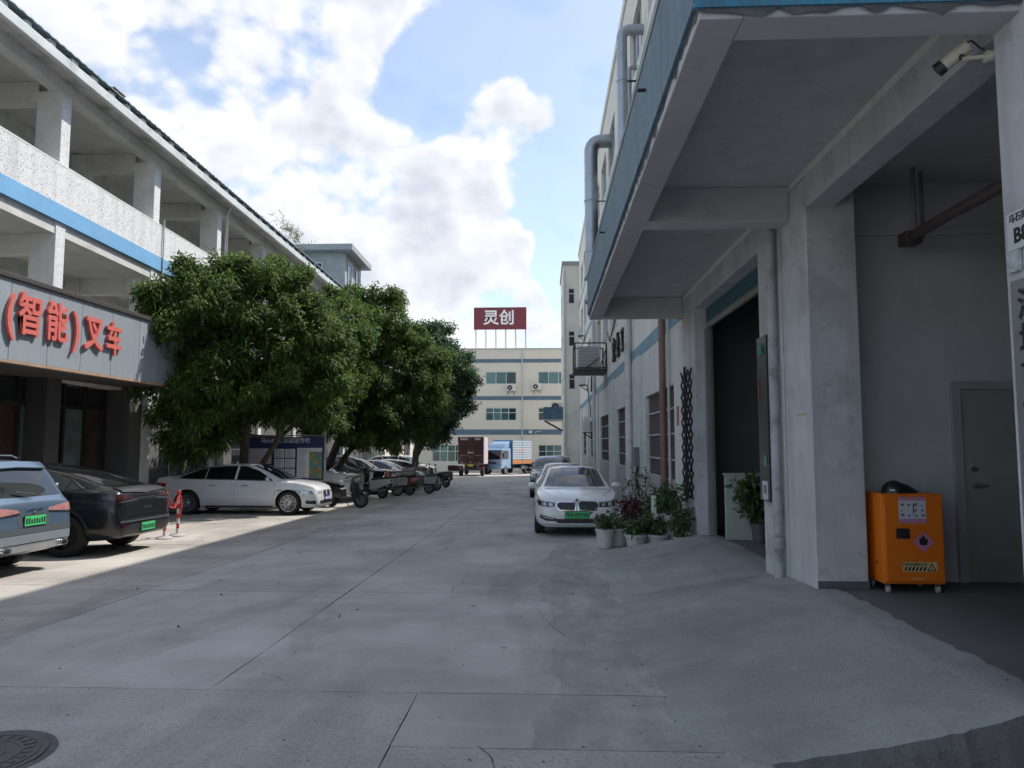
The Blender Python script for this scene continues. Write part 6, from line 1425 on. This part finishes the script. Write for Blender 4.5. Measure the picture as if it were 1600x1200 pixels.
# orange cabinet
OC = thing('safety_cabinet', 'orange steel safety cabinet on casters in the loading bay', 'cabinet', (3.615, 7.58, .285))
om = M('orange enamel', (.72, .17, .012), .4, var=.06, stain=(.4, .12, .02), samt=.25)
MB().box(-.295, .295, -.22, .22, .09, .965).build('body', om, OC, bevel=.008)
d = MB().box(-.28, .28, -.243, -.222, .115, .945).build('door', om, OC, bevel=.006)
MB().box(-.175, -.045, -.252, -.2435, .53, .63).build('lock_plate', plast_k, d, bevel=.006); MB().box(-.14, -.07, -.262, -.2525, .555, .605).build('paddle', plast_k, d, bevel=.004)
MB().box(-.14, .12, -.2455, -.2435, .68, .935).build('notice', M('white notice', (.55, .53, .56), .7, var=.05), d); MB().box(-.14, .12, -.2465, -.2456, .68, .725).build('notice_strip', M('pink strip', (.48, .22, .34), .7), d); MB().box(-.14, .12, -.2465, -.2456, .90, .935).build('notice_strip', M('pink strip', (.48, .22, .34), .7), d)
g = MB(); r_ = random.Random(2)
for i in range(4):
    for j in range(3): 
        if (i, j) != (1, 1): g.box(-.12+.065*i, -.12+.065*i+r_.uniform(.015, .035), -.2466, -.2456, .745+.05*j, .745+.05*j+r_.uniform(.015, .03))
g.build('notice_print', M('blue grey print', (.14, .15, .24), .7), d, kind='stuff')
MB().box(-.004, .008, -.2466, -.2456, .77, .87).build('notice_bar', M('dark print', (.10, .06, .10), .7), d)
MB().add([(.085, -.247, .60), (.19, -.247, .50), (.085, -.247, .40), (-.02, -.247, .50)], [(0, 1, 2, 3)]).build('hazard_diamond', M('pink diamond', (.55, .20, .32), .6, var=.05), d)
fl = [(.055,.47),(.04,.51),(.05,.545),(.065,.53),(.075,.575),(.10,.545),(.105,.52),(.12,.54),(.128,.505),(.11,.47)]
MB().add([(x, -.2475, z) for x, z in fl], [tuple(range(len(fl)))]).build('flame', ink, d)
MB().box(-.12, .205, -.2462, -.2436, .215, .305).build('danger_label', M('pale label', (.62, .48, .26), .6), d)
text('danger_text', 'DANGEROUS', ink, d, frame((-.005, -.2475, .283), (1, 0, 0), (0, 0, 1)), .038, .0005, .001, world=False)
for i in range(6): MB().add([(-.115+.036*i, -.2475, .222), (-.095+.036*i, -.2475, .222), (-.075+.036*i, -.2475, .262), (-.095+.036*i, -.2475, .262)], [(0, 1, 2, 3)]).build('hazard_stripe', ink, d)
MB().add([(.105, -.2475, .222), (.20, -.2475, .222), (.152, -.2475, .30)], [(0, 1, 2)]).build('triangle', ink, d); MB().add([(.122, -.248, .231), (.183, -.248, .231), (.152, -.248, .283)], [(0, 1, 2)]).build('triangle', M('pale label', (.62, .48, .26), .6), d); MB().add([(.146, -.2485, .238), (.158, -.2485, .238), (.155, -.2485, .268), (.149, -.2485, .268)], [(0, 1, 2, 3)]).build('mark', ink, d)
MB().box(-.04, .06, -.2462, -.2436, .135, .155).build('maker_plate', M('pale orange plate', (.62, .30, .14), .5), d)
MB().lathe([(.012, 0), (.012, .006)], (0, 0, 0), 10, 'x').build('vent_plug', plast_k, OC); [setattr(o, 'location', (-.302, -.08, .28)) for o in OC.children if o.name.startswith('vent_plug')]
for x in (-.24, .24):
    for y in (-.17, .17):
        MB().lathe([(.035, -.012), (.035, .012)], (x, y, .035), 14, 'x').build('caster', M('pale caster', (.42, .42, .42), .4), OC, smooth=40); MB().box(x-.02, x+.02, y-.02, y+.02, .06, .092).build('caster_fork', steel_m, OC)
HM = thing('riding_helmet', 'black cap shaped helmet lying on the orange cabinet', 'helmet', (3.52, 7.50, 1.252))
vs = []; fs = []; n = 16
for i in range(7):
    a = R(90*i/6); r0 = math.cos(a)
    for k_ in range(n):
        t_ = 2*math.pi*k_/n; x = .12*r0*math.cos(t_); x = x*2.0 if x > .0 else x; vs.append((x, .13*r0*math.sin(t_)*(1-.25*max(0, math.cos(t_))), .125*math.sin(a)*(1-.55*max(0, math.cos(t_))*r0)))
for i in range(6):
    for k_ in range(n): fs.append((i*n+k_, i*n+(k_+1) % n, (i+1)*n+(k_+1) % n, (i+1)*n+k_))
MB().add(vs, fs).build('shell', M('black helmet shell', (.015, .015, .016), .35, var=.1), HM, smooth=60); MB().box(-.10, -.055, -.128, -.122, .025, .04).build('sticker', white_i, HM)
# low white counter and plant inside the gate
LC = thing('reception_panel', 'low white panel standing inside the dark gateway', 'panel', (3.5, 12.6, .105))
MB().box(-.42, .45, -.03, .03, 0, 1.10).build('board', M('dull white board', (.42, .43, .40), .6), LC, bevel=.008); MB().box(-.44, .47, -.05, .05, 1.10, 1.13).build('top', M('dull white board', (.42, .43, .40), .6), LC)

# ================================================================== potted plants
pot_w = M('white glazed pot', (.52, .52, .49), .5, var=.08, stain=(.25, .24, .21), samt=.5, sscale=4); pot_t = M('tan clay pot', (.38, .31, .26), .7, var=.1); pot_r = M('brown clay pot', (.14, .07, .05), .7, var=.15); soil = M('soil', (.03, .022, .016), .95, bump=.5)
herb = leafmat('potted leaves', (.035, .08, .03), (.07, .14, .05), (.16, .22, .08), .35, .55); redl = leafmat('red brown leaves', (.05, .015, .018), (.09, .03, .03), (.12, .05, .04), .25, .45)
def potted(label, x, y, r, h, pm, lm, ph, n, spread, seed, stems=5, ln=.10, wd=.028, flare=1.0, square=False, z=None):
    z = gz(y) if z is None else z
    t = thing('potted_plant', label, 'potted plant', (x, y, z), 0, 'potted plants beside the ramp'); r_ = random.Random(seed)
    rb = r*.78/flare
    MB().lathe([(rb*.9, 0), (rb, .01), (r*.97, h-.05), (r*1.06, h-.045), (r*1.06, h), (r*.96, h), (r*.93, h-.05)], n=24, cap=False).build('pot', pm, t, smooth=35)
    MB().lathe([(r*.95, h-.045), (.0, h-.03)], n=20, cap=False).build('soil', soil, t)
    st = MB(); pts = []
    for i in range(stems):
        a = r_.uniform(0, 6.28); rr0 = r*.4*r_.random(); e = Vector((math.cos(a)*spread*r_.uniform(.2, 1), math.sin(a)*spread*r_.uniform(.2, 1), h+ph*r_.uniform(.6, 1))); b0 = Vector((math.cos(a)*rr0, math.sin(a)*rr0, h-.04)); m_ = b0.lerp(e, .5)+Vector((r_.uniform(-.05, .05), r_.uniform(-.05, .05), .05))
        st.tube([b0, m_, e], [.010, .008, .004], 5)
        for k_ in range(n//stems):
            s = r_.uniform(.25, 1.05); p = (b0.lerp(m_, s*2) if s < .5 else m_.lerp(e, s*2-1)); q = Vector((r_.gauss(0, .06), r_.gauss(0, .06), r_.gauss(0, .05))); d_ = (q+Vector((math.cos(a), math.sin(a), .4))*.03).normalized(); pts.append([*(p+q), *d_])
    st.build('stems', bark, t, smooth=50)
    leaves_mesh('foliage', np.array(pts), lm, t, seed, 5, ln, wd, .35, .03)
    return t
potted('white pot nearest the road with small leafy green plant', 1.14, 13.85, .175, .36, pot_w, herb, .24, 45, .17, 1)
potted('short white pot with hanging herb behind the nearest white pot', 1.42, 14.15, .16, .34, pot_w, herb, .12, 40, .26, 2)
potted('white pot with low dark plant left of the grey basin', 1.70, 13.75, .20, .27, pot_w, herb, .18, 40, .20, 3)
potted('small cream pot squeezed between two wider pots', 1.93, 13.95, .10, .26, pot_w, herb, .35, 40, .15, 4)
potted('grey white basin pot with thin stems', 2.12, 13.75, .20, .27, M('grey basin', (.40, .41, .42), .5, var=.08), herb, .30, 50, .22, 5, 6)
potted('tall white tapered vase with bushy green plant', 2.33, 13.95, .22, .62, M('pale vase', (.56, .58, .60), .45, var=.08, stain=(.35, .35, .34), samt=.4, sscale=3), herb, .55, 120, .30, 6, 9, flare=1.3)
potted('tan clay pot against the wall with tall dark plant', 2.50, 13.42, .165, .27, pot_t, herb, .60, 75, .18, 7, 7, ln=.10)
potted('brown clay pot with red leaved plant behind the white pots', 1.72, 14.75, .24, .46, pot_r, redl, .32, 80, .20, 8, 8, ln=.16, wd=.022)
potted('tall leafy shrub in a brown tub beneath the barred window', 2.25, 15.1, .22, .40, pot_r, herb, .60, 95, .30, 9, 8)
potted('airy thin stemmed shrub in a tub beside the meter box', 2.05, 16.0, .20, .38, pot_r, herb, 1.1, 60, .38, 10, 8, ln=.06)
potted('dark potted plant inside the gateway by the low panel', 3.55, 12.25, .14, .32, M('dark planter', (.10, .10, .10), .5), herb, .75, 130, .32, 11, 7, ln=.16, wd=.035, z=.105)
PS = thing('white_post', 'short white post standing among the pots', 'post', (2.12, 14.25, gz(14.25))); MB().box(-.045, .045, -.045, .045, 0, .95).build('shaft', metal_w, PS, bevel=.008)

# things on the galleries
BKT = thing('hanging_tub', 'white plastic tub hung at the first floor gallery', 'tub', (-11.75, 13.3, 5.35))
MB().lathe([(.16, 0), (.20, .40), (.215, .42), (.20, .44)], n=16, cap=True).build('tub', M('white plastic', (.62, .62, .60), .5), BKT, smooth=35)
MB().tube([(-.02, -.2, .42), (0, 0, .72), (.02, .2, .42)], .01, 6).build('hook', black_m, BKT)
aircon('air conditioner hung inside the first floor gallery near sign', -13.45, 17.4, 4.75, (0, -1), .85, .6, .3)
WD = thing('weed_tuft', 'tuft of grassy weeds growing on the roof edge', 'weeds', (-11.05, 30.5, 10.72)); r_ = np.random.default_rng(4); pp = np.hstack([r_.normal(size=(60, 3))*np.array([.12, .9, .12])+np.array([0, 0, .15]), np.tile([.1, 0, 1.0], (60, 1))]); leaves_mesh('blades', pp, leafmat('weed blades', (.06, .07, .03), (.12, .13, .05), (.18, .17, .08)), WD, 3, 6, .35, .012, .2, .05)['kind'] = 'stuff'

# grit, dead leaves and crumbs of concrete on the ground
r_ = random.Random(19); g = MB()
def bit(x, y, z, s):
    n = 5; vs = [(x+s*r_.uniform(.6, 1)*math.cos(i*1.257), y+s*r_.uniform(.6, 1)*math.sin(i*1.257), z) for i in range(n)]; vs.append((x, y, z+s*r_.uniform(.3, .7))); g.add(vs, [(i, (i+1) % n, n) for i in range(n)])
for i in range(170):
    x = r_.uniform(-7, 2.6); y = 4.2+r_.random()**2*22; bit(x, y, gz(y)+.002+(.25 if x > 1.2 and y < 13 else 0)*0, r_.uniform(.006, .016))
for i in range(60):
    y = 4.3+r_.random()*4; bit(lerp(y, toe)-abs(r_.gauss(0, .3))+.1, y, gz(y)+.002, r_.uniform(.004, .013))
g.build('grit', M('dark grit', (.12, .115, .10), .9, var=.4, scale=30), kind='stuff')
rl_ = np.random.default_rng(8); n_ = 45; q_ = np.zeros((n_, 6)); q_[:, 0] = rl_.uniform(-8, 1.6, n_); q_[:, 1] = 6+rl_.random(n_)**1.5*22; q_[:, 2] = [gz(v)+.012 for v in q_[:, 1]]; q_[:, 3:] = rl_.normal(size=(n_, 3))*np.array([1, 1, .02])
lf = leaves_mesh('fallen_leaves', q_, leafmat('dry leaves', (.10, .07, .03), (.16, .12, .05), (.22, .18, .07), .2, .7), None, 9, 1, .06, .012, .02, .002); lf['kind'] = 'stuff'
for i, (x, y, s) in enumerate(((2.05, 4.02, .10), (2.25, 4.05, .07), (2.45, 3.98, .08))):
    t = thing('concrete_chunk', ('broken pale concrete chunk at the ramp corner, largest of three', 'broken pale concrete chunk at the ramp corner, smallest of three', 'broken pale concrete chunk closest to the near column')[i], 'rubble', (x, y, gz(y)), 0, 'rubble at the ramp corner')
    vs = [(s*1.6*r_.uniform(.7, 1.1)*math.cos(k_*1.047), s*r_.uniform(.7, 1.1)*math.sin(k_*1.047), 0) for k_ in range(6)]; vs += [(v[0]*.7, v[1]*.7, s*.45*r_.uniform(.7, 1.2)) for v in vs]
    MB().add(vs, [(5,4,3,2,1,0), tuple(range(6, 12))]+[(k_, (k_+1) % 6, 6+(k_+1) % 6, 6+k_) for k_ in range(6)]).build('lump', M('pale broken concrete', (.42, .41, .39), .95, var=.2, scale=8, bump=.6), t)
